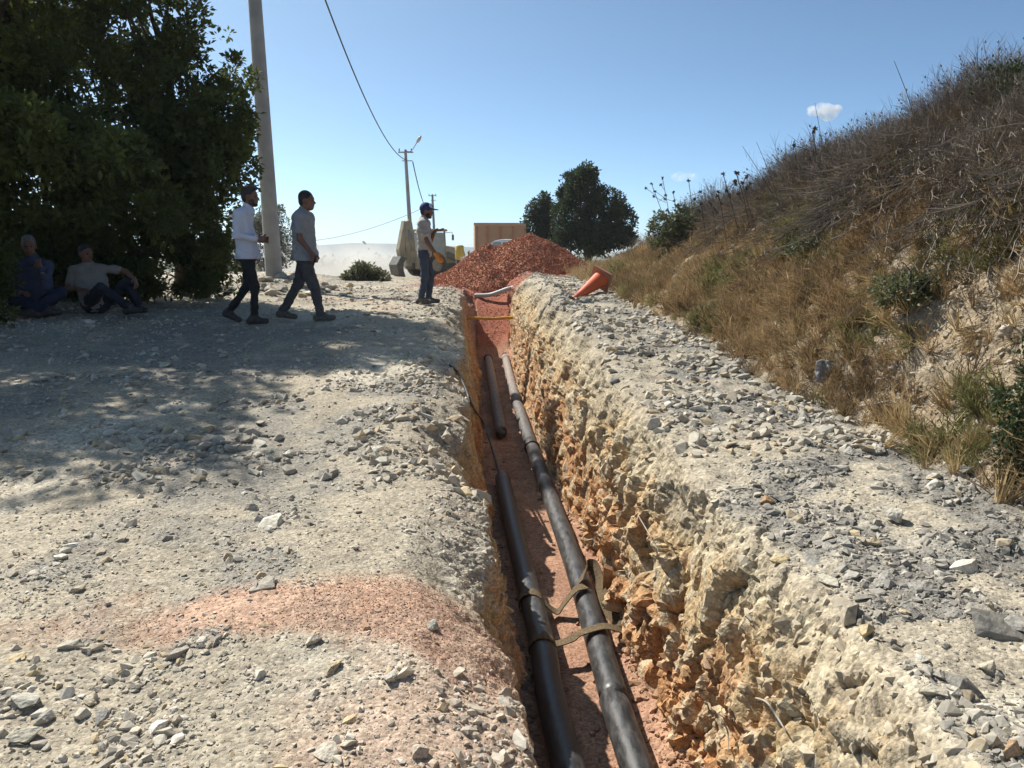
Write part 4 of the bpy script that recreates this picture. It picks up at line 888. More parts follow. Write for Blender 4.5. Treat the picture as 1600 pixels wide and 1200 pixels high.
# fallen stems combed down the slope under the brush
def long_stem(seed):
    r = np.random.default_rng(seed); mb = MB(); z = 0.0
    pts = [Vector((0, 0, 0))]
    for q in range(6): pts.append(pts[-1]+Vector((0.12, r.normal(0, 0.010), r.normal(-0.008, 0.010))))
    mb.tube(spline(pts, 2), 0.0038, 4, False)
    for q in range(3):
        a = pts[r.integers(1, 6)]; mb.tube([a, a+Vector((0.12, r.normal(0, 0.07), r.normal(0.02, 0.04)))], [0.003, 0.0015], 4, False)
    me = bpy.data.meshes.new('fallen_stem'); me.from_pydata(mb.v, [], mb.f); me.materials.append(M_twig); return me
ST = [long_stem(600+k) for k in range(4)]
n = 2600
p, nn, i, j = sample_ground(n, hd*np.clip(DZg, 2, 60)**-1.2*np.exp(-((hillu-0.80)/0.17)**2)*(YY > 5.0)*(YY < 15)*(0.4+sstep(-0.2, 0.3, fb1)))
yaw = math.pi+0.75+RNG.normal(0, 0.30, n); pit = 0.42+RNG.normal(0, 0.16, n)
o = gn_scatter('fallen_stems', p+nn*RNG.uniform(0.01, 0.12, (n, 1)), np.stack([RNG.uniform(-3, 3, n)*0, pit, yaw], 1), np.repeat(RNG.uniform(0.5, 1.15, (n, 1)), 3, 1), RNG.integers(0, 4, n), ST)
tag(o, 'dark dry stems lying combed down the upper bank', 'brush', None, 'stuff')
# thistles on the skyline
M_th = mat('thistle', (0.06, 0.045, 0.035), (0.11, 0.085, 0.06), 10, 0.95)
ORD = ['leftmost', 'second', 'third', 'fourth', 'fifth', 'sixth', 'seventh', 'eighth', 'ninth', 'tenth', 'last']
def thistle(base, top, heads, seed, k):
    r = np.random.default_rng(seed); root = empty('dry_thistle', base, 0, (ORD[k]+' dry thistle from the left' if k else 'leftmost dry thistle')+' against the sky, dark seed heads on a bare stem', 'thistle', 'dry thistles on the skyline')
    t = Vector(top)-Vector(base); st = MB(); st.tube(spline([Vector((0, 0, -0.03)), t*0.5+Vector((r.normal(0, .03), 0, 0)), t], 6), 0.0048, 6); st.build('stem', M_th, root)
    for k in range(heads):
        f = 1.0 if k == 0 else r.uniform(0.45, 0.95); a = t*f; e = a if k == 0 else a+Vector((r.normal(0, 0.10), r.normal(0, 0.05), r.uniform(0.04, 0.14)))
        if k: MB().tube([a, e], 0.0035, 5, False).build('stalk', M_th, root)
        hm = MB(); 
        for q in range(14):
            d = Vector(r.normal(size=3)).normalized(); u = d.orthogonal().normalized()*0.010; w = d.cross(u.normalized())*0.010; c = e+d*0.008
            hm.add([c+u, c-u*0.5+w, c-u*0.5-w, e+d*0.036], [(0, 1, 3), (1, 2, 3), (2, 0, 3)])
        hm.build('seed_head', M_th, root)
for k, (bx, by, tx, ty, hn) in enumerate(((1046, 345, 1018, 287, 3), (1045, 350, 1035, 278, 4), (1062, 340, 1052, 300, 3), (1078, 345, 1076, 282, 5), (1098, 348, 1096, 318, 3), (1110, 345, 1110, 316, 3), (1128, 345, 1122, 300, 3), (1150, 335, 1130, 272, 4), (1165, 332, 1150, 270, 5), (1175, 325, 1160, 285, 3), (1284, 268, 1270, 205, 4))):
    q, _ = ground_at_pixel(bx, by+32, 9); dd = q.y
    thistle(q, PY(tx, ty, dd), hn, 700+k, k)
# tall bare stalks and pale sticks
for k, (a, b, lab) in enumerate((((1220, 310), (1160, 228), 'tall bare stalk leaning left on the skyline, left of a second stalk'), ((1215, 300), (1182, 222), 'second tall bare stalk leaning left on the skyline'), ((1404, 170), (1397, 95), 'upright bare stalk on the skyline below the top edge'), ((1268, 235), (1273, 160), 'bare stalk standing in front of the small white cloud'))):
    q, _ = ground_at_pixel(a[0], a[1]+30, 9); e = PY(b[0], b[1], q.y)
    o = MB().tube(spline([q, (q+e)/2+Vector((0.03, 0, 0)), e], 5), [0.005*(1-0.06*z) for z in range(11)], 5).build('bare_stalk', M_th); tag(o, lab, 'stalk', 'bare stalks on the skyline')
for a, b, lab in (((1240, 320), (1296, 354), 'pale bleached stick lying on the bank, the upper one'), ((1273, 370), (1330, 395), 'pale bleached stick lying on the bank, the lower one'), ((1190, 368), (1214, 374), 'short pale stick left of the lower bleached stick'), ((1366, 640), (1408, 650), 'thin pale twig in the straw above the grey gravel')):
    q, nq = ground_at_pixel(*a); e, ne = ground_at_pixel(*b)
    o = MB().tube(spline([q+nq*0.07, (q+e)/2+Vector((0, -0.03, 0.10)), e+ne*0.06], 5), [0.0055]*8+[0.0045, 0.004, 0.003], 6).build('dead_stick', M_pale); tag(o, lab, 'stick', 'bleached sticks on the bank')
# plastic scrap caught in the weeds
q, nq = ground_at_pixel(1278, 592); M_scrap = mat('plastic_scrap', (0.36, 0.36, 0.37), (0.5, 0.5, 0.5), 14, 0.5, 0.8, 25, trans=0.35, dist=0.02)
gx, gy = np.meshgrid(np.linspace(-0.5, 0.5, 11), np.linspace(0, 1, 13))
nz_ = fbm(np.stack([gx*3.5, gy*3.5, gx*0], -1), 3, 3)
V = np.stack([gx*0.125*(1-0.5*(gy-0.55)**2)+0.012*nz_, 0.05*nz_+0.03*gx**2, gy*0.17*(1-0.5*gx**2)], -1).reshape(-1, 3)
id_ = np.arange(gx.size).reshape(gx.shape); F = np.stack([id_[:-1, :-1], id_[:-1, 1:], id_[1:, 1:], id_[1:, :-1]], -1).reshape(-1, 4)
o = np_obj('plastic_scrap', V, F, M_scrap); o.location = q+Vector((0, -0.04, 0.0)); o.rotation_euler = (-0.25, 0.08, 0.1); sm = o.modifiers.new('thickness', 'SOLIDIFY'); sm.thickness = 0.003
tag(o, 'white plastic scrap caught in dry grass at the foot of the bank', 'plastic scrap')
# ------------------------------------------------------------------ people: smooth-union bodies meshed on a grid
def smin(a, b, k):
    h = np.clip(0.5+0.5*(b-a)/k, 0, 1); return b*(1-h)+a*h-k*h*(1-h)
def d_cone(p, a, b, ra, rb):
    ab = b-a; t = np.clip(((p-a)@ab)/max(ab@ab, 1e-9), 0, 1)
    return np.linalg.norm(p-a-t[..., None]*ab, axis=-1)-(ra+(rb-ra)*t)
def d_ell(p, c, r, R):
    q = (p-c)@R; k0 = np.linalg.norm(q/r, axis=-1); k1 = np.linalg.norm(q/(r*r), axis=-1)
    return k0*(k0-1)/np.maximum(k1, 1e-6)
def sdf_mesh(prims, vox, k, folds=0.0, seed=0, floor=None):
    lo, hi = np.full(3, 9.), np.full(3, -9.)
    bb = []
    for q in prims:
        if q[0] == 'c': pts = np.array([q[1], q[2]]); r = max(q[3], q[4]); l, h = pts.min(0)-r, pts.max(0)+r
        else: r = max(q[2]); l, h = q[1]-r, q[1]+r
        bb.append((l, h)); lo = np.minimum(lo, l); hi = np.maximum(hi, h)
    lo -= vox*3; hi += vox*3; n = np.ceil((hi-lo)/vox).astype(int)+1
    D = np.full(n, 0.15)
    ax = [lo[i]+vox*np.arange(n[i]) for i in range(3)]
    for q, (l, h) in zip(prims, bb):
        kk = q[5] if (q[0] == 'c' and len(q) > 5) else k
        m = kk+vox*2.5
        s = [slice(max(int((l[i]-m-lo[i])/vox), 0), min(int((h[i]+m-lo[i])/vox)+2, n[i])) for i in range(3)]
        p = np.stack(np.meshgrid(ax[0][s[0]], ax[1][s[1]], ax[2][s[2]], indexing='ij'), -1)
        d = d_cone(p, q[1], q[2], q[3], q[4]) if q[0] == 'c' else d_ell(p, q[1], np.array(q[2]), q[3])
        D[s[0], s[1], s[2]] = smin(D[s[0], s[1], s[2]], d, kk)
    if folds:
        m = np.where(np.abs(D) < 0.05); p = np.stack([ax[i][m[i]] for i in range(3)], -1)
        D[m] += folds*(fbm(p*np.array([9, 9, 13.]), 2, seed)+0.8*np.abs(vnoise(p*np.array([16, 16, 22.]), seed+3)))
    if floor is not None: D = np.maximum(D, floor-ax[2][None, None, :])
    # surface nets
    sgn = D < 0
    c = [D[a:n[0]-1+a, b:n[1]-1+b, e:n[2]-1+e] for a in (0, 1) for b in (0, 1) for e in (0, 1)]
    inn = sum((x < 0).astype(int) for x in c); act = (inn > 0) & (inn < 8); ci = np.where(act)
    off = np.array([(a, b, e) for a in (0, 1) for b in (0, 1) for e in (0, 1)], float); vals = np.stack([x[ci] for x in c], 1)
    acc = np.zeros((len(ci[0]), 3)); cnt = np.zeros(len(ci[0]))
    for i in range(8):
        for j in range(i+1, 8):
            if np.abs(off[i]-off[j]).sum() != 1: continue
            m = (vals[:, i] < 0) != (vals[:, j] < 0); t = vals[:, i]/np.where(m, vals[:, i]-vals[:, j], 1)
            acc += np.where(m[:, None], off[i]+(off[j]-off[i])*t[:, None], 0); cnt += m
    V = lo+vox*(np.stack(ci, 1)+acc/cnt[:, None])
    vid = np.full(act.shape, -1); vid[ci] = np.arange(len(V)); F = []
    for a in range(3):
        b, e = (a+1) % 3, (a+2) % 3
        s0 = np.take(sgn, range(n[a]-1), a); s1 = np.take(sgn, range(1, n[a]), a); m = s0 != s1
        m = m.copy()
        sl_ = [slice(None)]*3; sl_[b] = 0; m[tuple(sl_)] = False; sl_ = [slice(None)]*3; sl_[e] = 0; m[tuple(sl_)] = False
        sl_ = [slice(None)]*3; sl_[b] = n[b]-1; m[tuple(sl_)] = False; sl_ = [slice(None)]*3; sl_[e] = n[e]-1; m[tuple(sl_)] = False
        w = np.stack(np.where(m), 1); db = np.zeros(3, int); db[b] = 1; de = np.zeros(3, int); de[e] = 1
        q = [vid[tuple((w-x).T)] for x in (db+de, de, np.zeros(3, int), db)]
        f = np.stack(q, 1); fl_ = s1[tuple(w.T)]; f[fl_] = f[fl_][:, ::-1]; F.append(f)
    F = np.concatenate(F); F = F[(F >= 0).all(1)]
    return V, F
A = lambda *v: np.array(v, float)
I3 = np.eye(3)
def basis(f, up=(0, 0, 1)):
    f = np.array(f, float); f /= np.linalg.norm(f); u = np.array(up, float); u = u-f*(u@f); u /= np.linalg.norm(u); l = np.cross(u, f)
    return np.stack([f, l, u], 1)          # columns: forward, left, up
def hand(w, d, n, t, curl=0.5, spread=0.12, s=1.0, point=False):
    """palm, four unequal bent fingers, a thumb from the side; d along the hand, n towards the palm side, t towards the thumb"""
    d, n, t = [np.array(v, float)/np.linalg.norm(v) for v in (d, n, t)]; t = t-d*(t@d); t /= np.linalg.norm(t); n = np.cross(d, t)*np.sign(np.cross(d, t)@n)
    P_ = []
    for o in (-0.026, 0.0, 0.024): P_.append(('c', w+t*o*0.6, w+d*0.085*s+t*o, 0.019, 0.016, 0.012))
    for i, (o, L) in enumerate(((0.033, 0.070), (0.011, 0.080), (-0.012, 0.074), (-0.034, 0.058))):
        b = w+d*0.085*s+t*o; ang = curl*(0.9+0.1*i); d1 = d*math.cos(ang)+n*math.sin(ang)+t*o*spread*20*0.1; d1 /= np.linalg.norm(d1); m = b+d1*L*0.5*s
        a2 = ang*2.1; d2 = d*math.cos(a2)+n*math.sin(a2); e = m+d2*L*0.5*s
        P_.append(('c', b-d*0.01, m, 0.0105, 0.0095, 0.004)); P_.append(('c', m, e, 0.0095, 0.0085, 0.004))
    b = w+d*0.025*s+t*0.03; m = b+(d*0.55+t*0.75+n*0.25)*0.04*s; e = m+(d*0.9+t*0.15+n*0.35*curl*2)*0.034*s
    P_.append(('c', b, m, 0.014, 0.012, 0.006)); P_.append(('c', m, e, 0.012, 0.010, 0.004))
    return P_
M_skin = mat('skin', (0.16, 0.075, 0.043), (0.21, 0.10, 0.06), 12, 0.55)
def cloth(name, c, v=0.85, rough=0.9): return mat(name, tuple(x*v for x in c), c, 7, rough, 0.25, 300, dist=0.002)
M_hair = mat('hair_dark', (0.012, 0.010, 0.009), (0.025, 0.02, 0.017), 60, 0.6, 0.5, 150, dist=0.004); M_hairg = mat('hair_grey', (0.10, 0.095, 0.09), (0.20, 0.19, 0.18), 60, 0.7, 0.5, 150, dist=0.004)
M_eye = mat('eye', (0.02, 0.015, 0.012), None, 5, 0.2)
M_shoe = mat('shoe_leather', (0.03, 0.027, 0.025), (0.06, 0.05, 0.045), 20, 0.6); M_shoeg = mat('shoe_dusty', (0.10, 0.09, 0.075), (0.17, 0.15, 0.12), 20, 0.85)
def person(label, loc, J, st, yaw=0.0, group=None):
    """J: joints in the person's own axes (x forward, y left, z up). st: clothing."""
    J = {k: A(*v)*(A(1, -1, 1) if st.get('mirror') else 1) for k, v in J.items()}; vox = st.get('vox', 0.0085); bulk = st.get('bulk', 1.0)
    nk, hc = J['neck'], J['head']; f = A(*J['face']); H = basis(f, st.get('headup', (0, 0, 1)))
    hp = lambda x, y, z: hc+H@A(x, y, z)
    sl_, sr_, hl_, hr_ = J['shL'], J['shR'], J['hipL'], J['hipR']; sm_, hm_ = (sl_+sr_)/2, (hl_+hr_)/2
    # ---- body: head, neck, trunk, arms, hands, legs, feet in one surface
    B = [('e', hp(-0.012, 0, 0.03), (0.098, 0.077, 0.098), H), ('e', hp(0.028, 0, -0.045), (0.062, 0.058, 0.075), H), ('e', hp(0.058, 0, -0.088), (0.026, 0.028, 0.022), H),
         ('c', hp(0.078, 0, 0.022), hp(0.103, 0, -0.018), 0.009, 0.015, 0.012), ('e', hp(0.074, 0, 0.036), (0.016, 0.050, 0.012), H), ('e', hp(0.083, 0, -0.052), (0.013, 0.026, 0.011), H),
         ('e', hp(-0.01, 0.078, -0.005), (0.022, 0.010, 0.033), H), ('e', hp(-0.01, -0.078, -0.005), (0.022, 0.010, 0.033), H),
         ('c', hp(-0.02, 0, -0.06), nk, 0.054, 0.058), ('c', nk, sm_*0.85+nk*0.15, 0.052, 0.055)]
    for s, h in ((sl_, hl_), (sr_, hr_)):
        B += [('c', sm_*0.5+s*0.5, hm_*0.4+h*0.6, 0.072, 0.078, 0.05), ('c', nk*0.8+sm_*0.2, s, 0.036, 0.036, 0.04)]
    for sd in 'LR':
        s, e, w = J['sh'+sd], J['el'+sd], J['wr'+sd]
        B += [('c', s, e, 0.038 if st['sleeve'] == 'long' else 0.044, 0.036), ('c', e, w, 0.038 if st['sleeve'] == 'short' else 0.032, 0.027)]
        hd_ = J.get('hd'+sd); d = (hd_ if hd_ is not None else (w-e)); n_ = J.get('pn'+sd, A(-0.2, 1 if sd == 'R' else -1, 0)); t_ = J.get('th'+sd, A(1, 0, 0.3))
        B += hand(w, d, n_, t_, st.get('curl'+sd, 0.5))
        h, kn, an, to = J['hip'+sd], J['kn'+sd], J['an'+sd], J['to'+sd]
        B += [('c', h, kn, 0.068, 0.042), ('c', kn, an, 0.040, 0.028), ('c', an+A(0, 0, -0.03), to, 0.035, 0.028)]
    V, F = sdf_mesh(B, vox, 0.02)
    body = np_obj('person', V, F, M_skin); body.location = loc; body.rotation_euler = (0, 0, yaw); tag(body, label, 'person', group)
    for y in (-0.03, 0.03):
        mb = MB().lathe([(0.0, 0.011), (0.009, 0.006), (0.011, 0.0), (0.009, -0.006), (0, -0.011)], 10); e_ = Vector(hp(0.074, y, 0.012)); mb.v = [tuple(Vector(v)+e_) for v in mb.v]; mb.build('eye', M_eye, body)
    # ---- trousers
    T = []
    wz = st.get('waist', 0.0 if st.get('hem', 0) > 0.05 else 0.04); upv = (sm_-hm_)/np.linalg.norm(sm_-hm_)
    for s, h in ((sl_, hl_), (sr_, hr_)): T.append(('c', hm_*0.45+h*0.55+upv*wz, hm_*0.35+h*0.65-upv*0.03, 0.098*bulk, 0.105*bulk, 0.05))
    lw_ = st.get('legw', 1.0)
    for sd in 'LR':
        h, kn, an = J['hip'+sd], J['kn'+sd], J['an'+sd]; an2 = kn+(an-kn)*st.get('cuff', 0.97)
        T += [('c', h, kn, 0.100*lw_, 0.070*lw_), ('c', kn, an2, 0.068*lw_, 0.057*lw_)]
    V, F = sdf_mesh(T, vox*1.15, 0.025, st.get('tfold', 0.014), 5); np_obj('trousers', V, F, st['tm'], body)
    # ---- shirt
    Sx = []; hem = st.get('hem', 0.0); fw = np.cross(sl_-sr_, upv)*(-1 if st.get('mirror') else 1); fw /= np.linalg.norm(fw)
    for s, h in ((sl_, hl_), (sr_, hr_)):
        Sx += [('c', sm_*0.45+s*0.55-upv*0.03, hm_*0.4+h*0.6-upv*hem, 0.110*bulk, (0.118+0.14*max(hem, 0))*bulk, 0.05), ('c', nk*0.78+sm_*0.22, s, 0.060, 0.066, 0.05)]
    Sx += [('c', nk-upv*0.035, sm_-upv*0.05, 0.066, 0.10, 0.04)]
    Sx.append(('c', hm_-upv*hem*0.8-fw*0.05, hm_-upv*hem*0.8+fw*0.05, 0.125*bulk, 0.125*bulk, 0.05)) if hem > 0.05 else None
    Sx.append(('c', sm_-upv*0.22+fw*0.02*bulk, hm_+upv*(0.08-hem)+fw*0.045*(bulk-0.6), 0.10*bulk, 0.115*bulk, 0.06))
    if hem > 0.05:
        for sd in 'LR': Sx.append(('c', J['hip'+sd], J['hip'+sd]+(J['kn'+sd]-J['hip'+sd])*(0.10+hem), 0.122*bulk, 0.119*bulk*st.get('legw', 1.0), 0.05))
    for sd in 'LR':
        s, e, w = J['sh'+sd], J['el'+sd], J['wr'+sd]
        if st['sleeve'] == 'long': Sx += [('c', s, e, 0.068, 0.056), ('c', e, e+(w-e)*0.92, 0.056, 0.043)]
        else: Sx += [('c', s, s+(e-s)*0.62, 0.070, 0.066)]
    V, F = sdf_mesh(Sx, vox*1.15, 0.025, st.get('sfold', 0.017), 15, st.get('hemz')); sh_ = np_obj('shirt', V, F, st['sm'], body)
    V, F = sdf_mesh([('c', nk+upv*0.012, nk-upv*0.04, 0.064, 0.085)], vox, 0.02); np_obj('collar', V, F, st['sm'], sh_)
    # ---- shoes
    for sd in 'LR':
        an, to = J['an'+sd], J['to'+sd]; d = to-an; d2 = A(d[0], d[1], 0); d2 /= max(np.linalg.norm(d2), 1e-6)
        he = J.get('he'+sd, an-d2*0.055+A(0, 0, -0.055))
        V, F = sdf_mesh([('c', he, to, 0.040, 0.038), ('c', an+A(0, 0, -0.01), to*0.55+he*0.45+A(0, 0, 0.012), 0.046, 0.040), ('c', he, an, 0.042, 0.048)], vox, 0.03, 0, 0, st.get('floor', 0.0) if st.get('clip', True) else None)
        np_obj('shoe', V, F, st['shoe'], body)
    # ---- hair, beard, cap
    if st.get('hair', True):
        hm = [('e', hp(-0.024, 0, 0.052), (0.098, 0.084, 0.093), H), ('e', hp(-0.062, 0, 0.0), (0.052, 0.072, 0.075), H)]
        if st.get('quiff'): hm += [('e', hp(0.045, 0, 0.118), (0.055, 0.06, 0.032), H), ('e', hp(-0.02, 0, 0.115), (0.07, 0.07, 0.04), H)]
        V, F = sdf_mesh(hm, 0.007, 0.02, 0.004, 33); np_obj('hair', V, F, st.get('hm', M_hair), body)
    if st.get('beard'):
        V, F = sdf_mesh([('e', hp(0.058, 0, -0.088), (0.036, 0.042, 0.030), H), ('e', hp(0.025, 0.05, -0.055), (0.040, 0.016, 0.045), H), ('e', hp(0.025, -0.05, -0.055), (0.040, 0.016, 0.045), H)], 0.006, 0.02); np_obj('beard', V, F, M_hair, body)
    if st.get('cap'):
        M_capb = mat('cap_blue', (0.02, 0.028, 0.10), (0.03, 0.04, 0.14), 20, 0.8); M_capw = mat('cap_white', (0.6, 0.6, 0.62), (0.7, 0.7, 0.72), 20, 0.8)
        cp_ = empty('cap', (0, 0, 0)); cp_.parent = body
        V, F = sdf_mesh([('e', hp(-0.018, 0, 0.062), (0.108, 0.092, 0.088), H), ('e', hp(-0.03, 0, 0.04), (0.10, 0.09, 0.06), H)], 0.007, 0.02, 0, 0, None); np_obj('crown_cloth', V, F, M_capb, cp_)
        V, F = sdf_mesh([('e', hp(0.125, 0, 0.048), (0.075, 0.072, 0.012), H)], 0.006, 0.01); np_obj('visor', V, F, M_capb, cp_)
        V, F = sdf_mesh([('e', hp(0.042, 0, 0.088), (0.055, 0.070, 0.052), H)], 0.006, 0.01); pw = np_obj('front_panel', V, F, M_capw, cp_)
        V, F = sdf_mesh([('e', hp(0.088, -0.02, 0.095), (0.014, 0.016, 0.016), H)], 0.004, 0.005); np_obj('badge', V, F, M_capb, pw)
    return body
def on_ground(px, py, Y):
    q = PY(px, py, Y); return Vector((q.x, q.y, ground_z(q.x, q.y)))
# 1 white shirt, walking right
g1 = PZ(392, 497, 0.70); g1 = Vector((g1.x, g1.y, ground_z(g1.x, g1.y)+0.01))
w1 = person('man in white shirt and black trousers walking beside the thick pole', g1, dict(
    head=(0.075, 0, 1.625), face=(1, -0.12, -0.03), neck=(0.035, 0, 1.50), shL=(-0.02, 0.175, 1.405), shR=(-0.05, -0.175, 1.405), hipL=(0.01, 0.085, 0.90), hipR=(-0.01, -0.085, 0.90),
    elR=(-0.07, -0.245, 1.14), wrR=(0.155, -0.18, 1.10), hdR=(1, 0.15, 0.0), pnR=(0, 1, -0.2), thR=(0.1, 0.2, 1), elL=(-0.02, 0.24, 1.13), wrL=(0.17, 0.10, 1.09), hdL=(1, -0.3, 0), pnL=(0, -1, -0.2), thL=(0.1, 0, 1),
    knR=(0.09, -0.09, 0.50), anR=(0.06, -0.085, 0.10), toR=(0.21, -0.09, 0.045), knL=(-0.04, 0.09, 0.49), anL=(-0.29, 0.085, 0.17), toL=(-0.17, 0.09, 0.05), heL=(-0.335, 0.085, 0.13)),
    dict(sm=cloth('white_shirt', (0.66, 0.68, 0.76), 0.93), tm=cloth('black_trousers', (0.018, 0.018, 0.02)), shoe=M_shoe, sleeve='long', quiff=True, beard=True, hem=0.06, hemz=0.845, curlR=0.9, curlL=0.9, legw=0.92, bulk=0.98), yaw=0.12, group='men on the road')
# 2 grey shirt, striding
g2 = PZ(480, 494, 0.70); g2 = Vector((g2.x, g2.y, ground_z(g2.x, g2.y)+0.01))
w2 = person('heavy-set man in grey t-shirt and grey trousers striding right', g2, dict(
    head=(0.065, 0, 1.575), face=(1, 0.0, -0.05), neck=(0.01, 0, 1.455), shL=(0.01, 0.185, 1.365), shR=(-0.01, -0.185, 1.365), hipL=(0, 0.09, 0.87), hipR=(0, -0.09, 0.87),
    elR=(0.03, -0.265, 1.085), wrR=(0.18, -0.25, 0.89), hdR=(0.25, 0.02, -1), pnR=(-0.6, 0.8, 0), thR=(1, 0.2, -0.2), elL=(-0.08, 0.26, 1.09), wrL=(-0.03, 0.27, 0.84), hdL=(0.1, 0, -1),
    knR=(0.14, -0.10, 0.46), anR=(0.21, -0.095, 0.10), toR=(0.385, -0.105, 0.05), knL=(-0.13, 0.09, 0.49), anL=(-0.36, 0.09, 0.13), toL=(-0.20, 0.09, 0.045)),
    dict(sm=cloth('grey_tshirt', (0.30, 0.305, 0.31)), tm=cloth('grey_trousers', (0.085, 0.083, 0.085)), shoe=M_shoeg, sleeve='short', hem=0.06, hemz=0.80, bulk=1.14, curlR=0.8, legw=1.1, tfold=0.016), yaw=-0.05, group='men on the road')
M_phone = mat('phone_black', (0.01, 0.01, 0.011), None, 5, 0.25)
hp2 = Vector(g2)+rotz((0.205, -0.235, 0.80), -0.05)
o = MB().box((0, 0, 0), (0.018, 0.075, 0.15), (0.3, 0.35, 0.2), 0.006).build('phone', M_phone); o.location = hp2; tag(o, 'small black phone held in the right hand of the grey-shirted man', 'phone')
# 3 cap, standing at the trench
g3 = PZ(664, 472, 0.69); g3 = Vector((g3.x, g3.y, ground_z(g3.x, g3.y)+0.01))
w3 = person('man in blue cap, tan polo and jeans standing by the far trench edge', g3, dict(
    head=(0.06, 0, 1.565), face=(1, -0.05, -0.12), neck=(0.01, 0, 1.45), shL=(0.02, 0.18, 1.36), shR=(-0.01, -0.18, 1.36), hipL=(0, 0.085, 0.88), hipR=(0, -0.085, 0.88),
    elR=(0.085, -0.25, 1.05), wrR=(0.245, -0.24, 0.82), hdR=(0.6, 0.0, -0.75), pnR=(-0.5, 0.8, -0.3), thR=(0.8, 0.3, 0.5), elL=(0.10, 0.24, 1.09), wrL=(0.19, 0.10, 1.245), hdL=(1, -0.35, 0.12), pnL=(0.0, 0.15, 1), thL=(0.1, -1, 0.2),
    knR=(0.02, -0.09, 0.48), anR=(-0.055, -0.09, 0.10), toR=(0.11, -0.11, 0.045), knL=(0.09, 0.09, 0.48), anL=(0.05, 0.09, 0.10), toL=(0.22, 0.08, 0.045)),
    dict(sm=cloth('tan_polo', (0.42, 0.385, 0.34)), tm=cloth('blue_jeans', (0.045, 0.065, 0.105)), shoe=M_shoeg, sleeve='short', cap=True, beard=True, hair=True, hem=0.03, bulk=0.97, curlR=0.35, curlL=0.15), yaw=0.0, group='men on the road')
M_glove = mat('orange_glove', (0.75, 0.26, 0.03), (0.62, 0.20, 0.03), 20, 0.8)
V, F = sdf_mesh(hand(A(0.245, -0.24, 0.82)-A(.6, 0, -.75)*0.03, A(0.6, 0, -0.75), A(-0.5, 0.8, -0.3), A(0.8, 0.3, 0.5), 0.35, s=1.12)+[('c', A(0.245, -0.24, 0.82)-A(.6, 0, -.75)*0.05, A(0.245, -0.24, 0.82)+A(.6, 0, -.75)*0.10, 0.036, 0.042)], 0.006, 0.010); np_obj('glove', V, F, M_glove, w3)
# 4, 5 sitting under the trees; shirts and work jeans coloured darker to deepen the shade
q4 = PZ(66, 476, 0.88); q4 = Vector((q4.x, q4.y, ground_z(q4.x, q4.y)))
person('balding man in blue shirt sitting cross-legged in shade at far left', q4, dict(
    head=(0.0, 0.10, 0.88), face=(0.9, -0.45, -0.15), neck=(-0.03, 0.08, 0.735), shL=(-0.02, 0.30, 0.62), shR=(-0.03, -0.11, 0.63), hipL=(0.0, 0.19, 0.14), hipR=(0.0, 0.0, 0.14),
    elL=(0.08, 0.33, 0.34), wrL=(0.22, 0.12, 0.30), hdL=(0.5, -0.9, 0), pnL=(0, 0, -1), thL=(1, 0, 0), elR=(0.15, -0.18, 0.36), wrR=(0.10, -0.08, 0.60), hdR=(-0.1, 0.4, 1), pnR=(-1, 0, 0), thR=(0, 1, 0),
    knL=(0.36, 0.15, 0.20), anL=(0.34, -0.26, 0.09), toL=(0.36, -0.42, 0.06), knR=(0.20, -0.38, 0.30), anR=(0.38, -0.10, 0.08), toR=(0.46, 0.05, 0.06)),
    dict(sm=cloth('blue_work_shirt_shaded', (0.055, 0.065, 0.11)), tm=cloth('blue_work_jeans_shaded', (0.014, 0.02, 0.05)), shoe=M_shoe, sleeve='long', hm=M_hairg, hair=True, hem=0.0, waist=0.05, clip=False, mirror=True), yaw=-math.pi/2, group='men sitting in the shade')
q5 = PZ(150, 472, 0.88); q5 = Vector((q5.x, q5.y, ground_z(q5.x, q5.y)))
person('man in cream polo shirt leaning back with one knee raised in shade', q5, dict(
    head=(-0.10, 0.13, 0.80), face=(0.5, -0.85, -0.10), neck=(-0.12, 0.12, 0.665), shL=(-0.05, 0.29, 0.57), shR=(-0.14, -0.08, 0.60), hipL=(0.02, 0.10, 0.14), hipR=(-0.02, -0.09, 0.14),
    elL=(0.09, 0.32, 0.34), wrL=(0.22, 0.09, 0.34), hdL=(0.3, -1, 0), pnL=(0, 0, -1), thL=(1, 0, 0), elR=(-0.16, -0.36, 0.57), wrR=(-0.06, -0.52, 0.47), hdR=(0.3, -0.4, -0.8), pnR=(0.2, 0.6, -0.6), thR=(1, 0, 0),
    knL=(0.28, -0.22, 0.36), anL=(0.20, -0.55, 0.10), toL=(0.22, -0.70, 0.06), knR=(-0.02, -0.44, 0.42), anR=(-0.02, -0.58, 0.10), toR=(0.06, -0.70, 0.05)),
    dict(sm=cloth('cream_polo_shaded', (0.26, 0.235, 0.205)), tm=cloth('dark_jeans', (0.014, 0.017, 0.028)), shoe=M_shoe, sleeve='short', hm=M_hair, hem=0.0, waist=0.05, bulk=1.05, clip=False, mirror=True), yaw=-math.pi/2, group='men sitting in the shade')
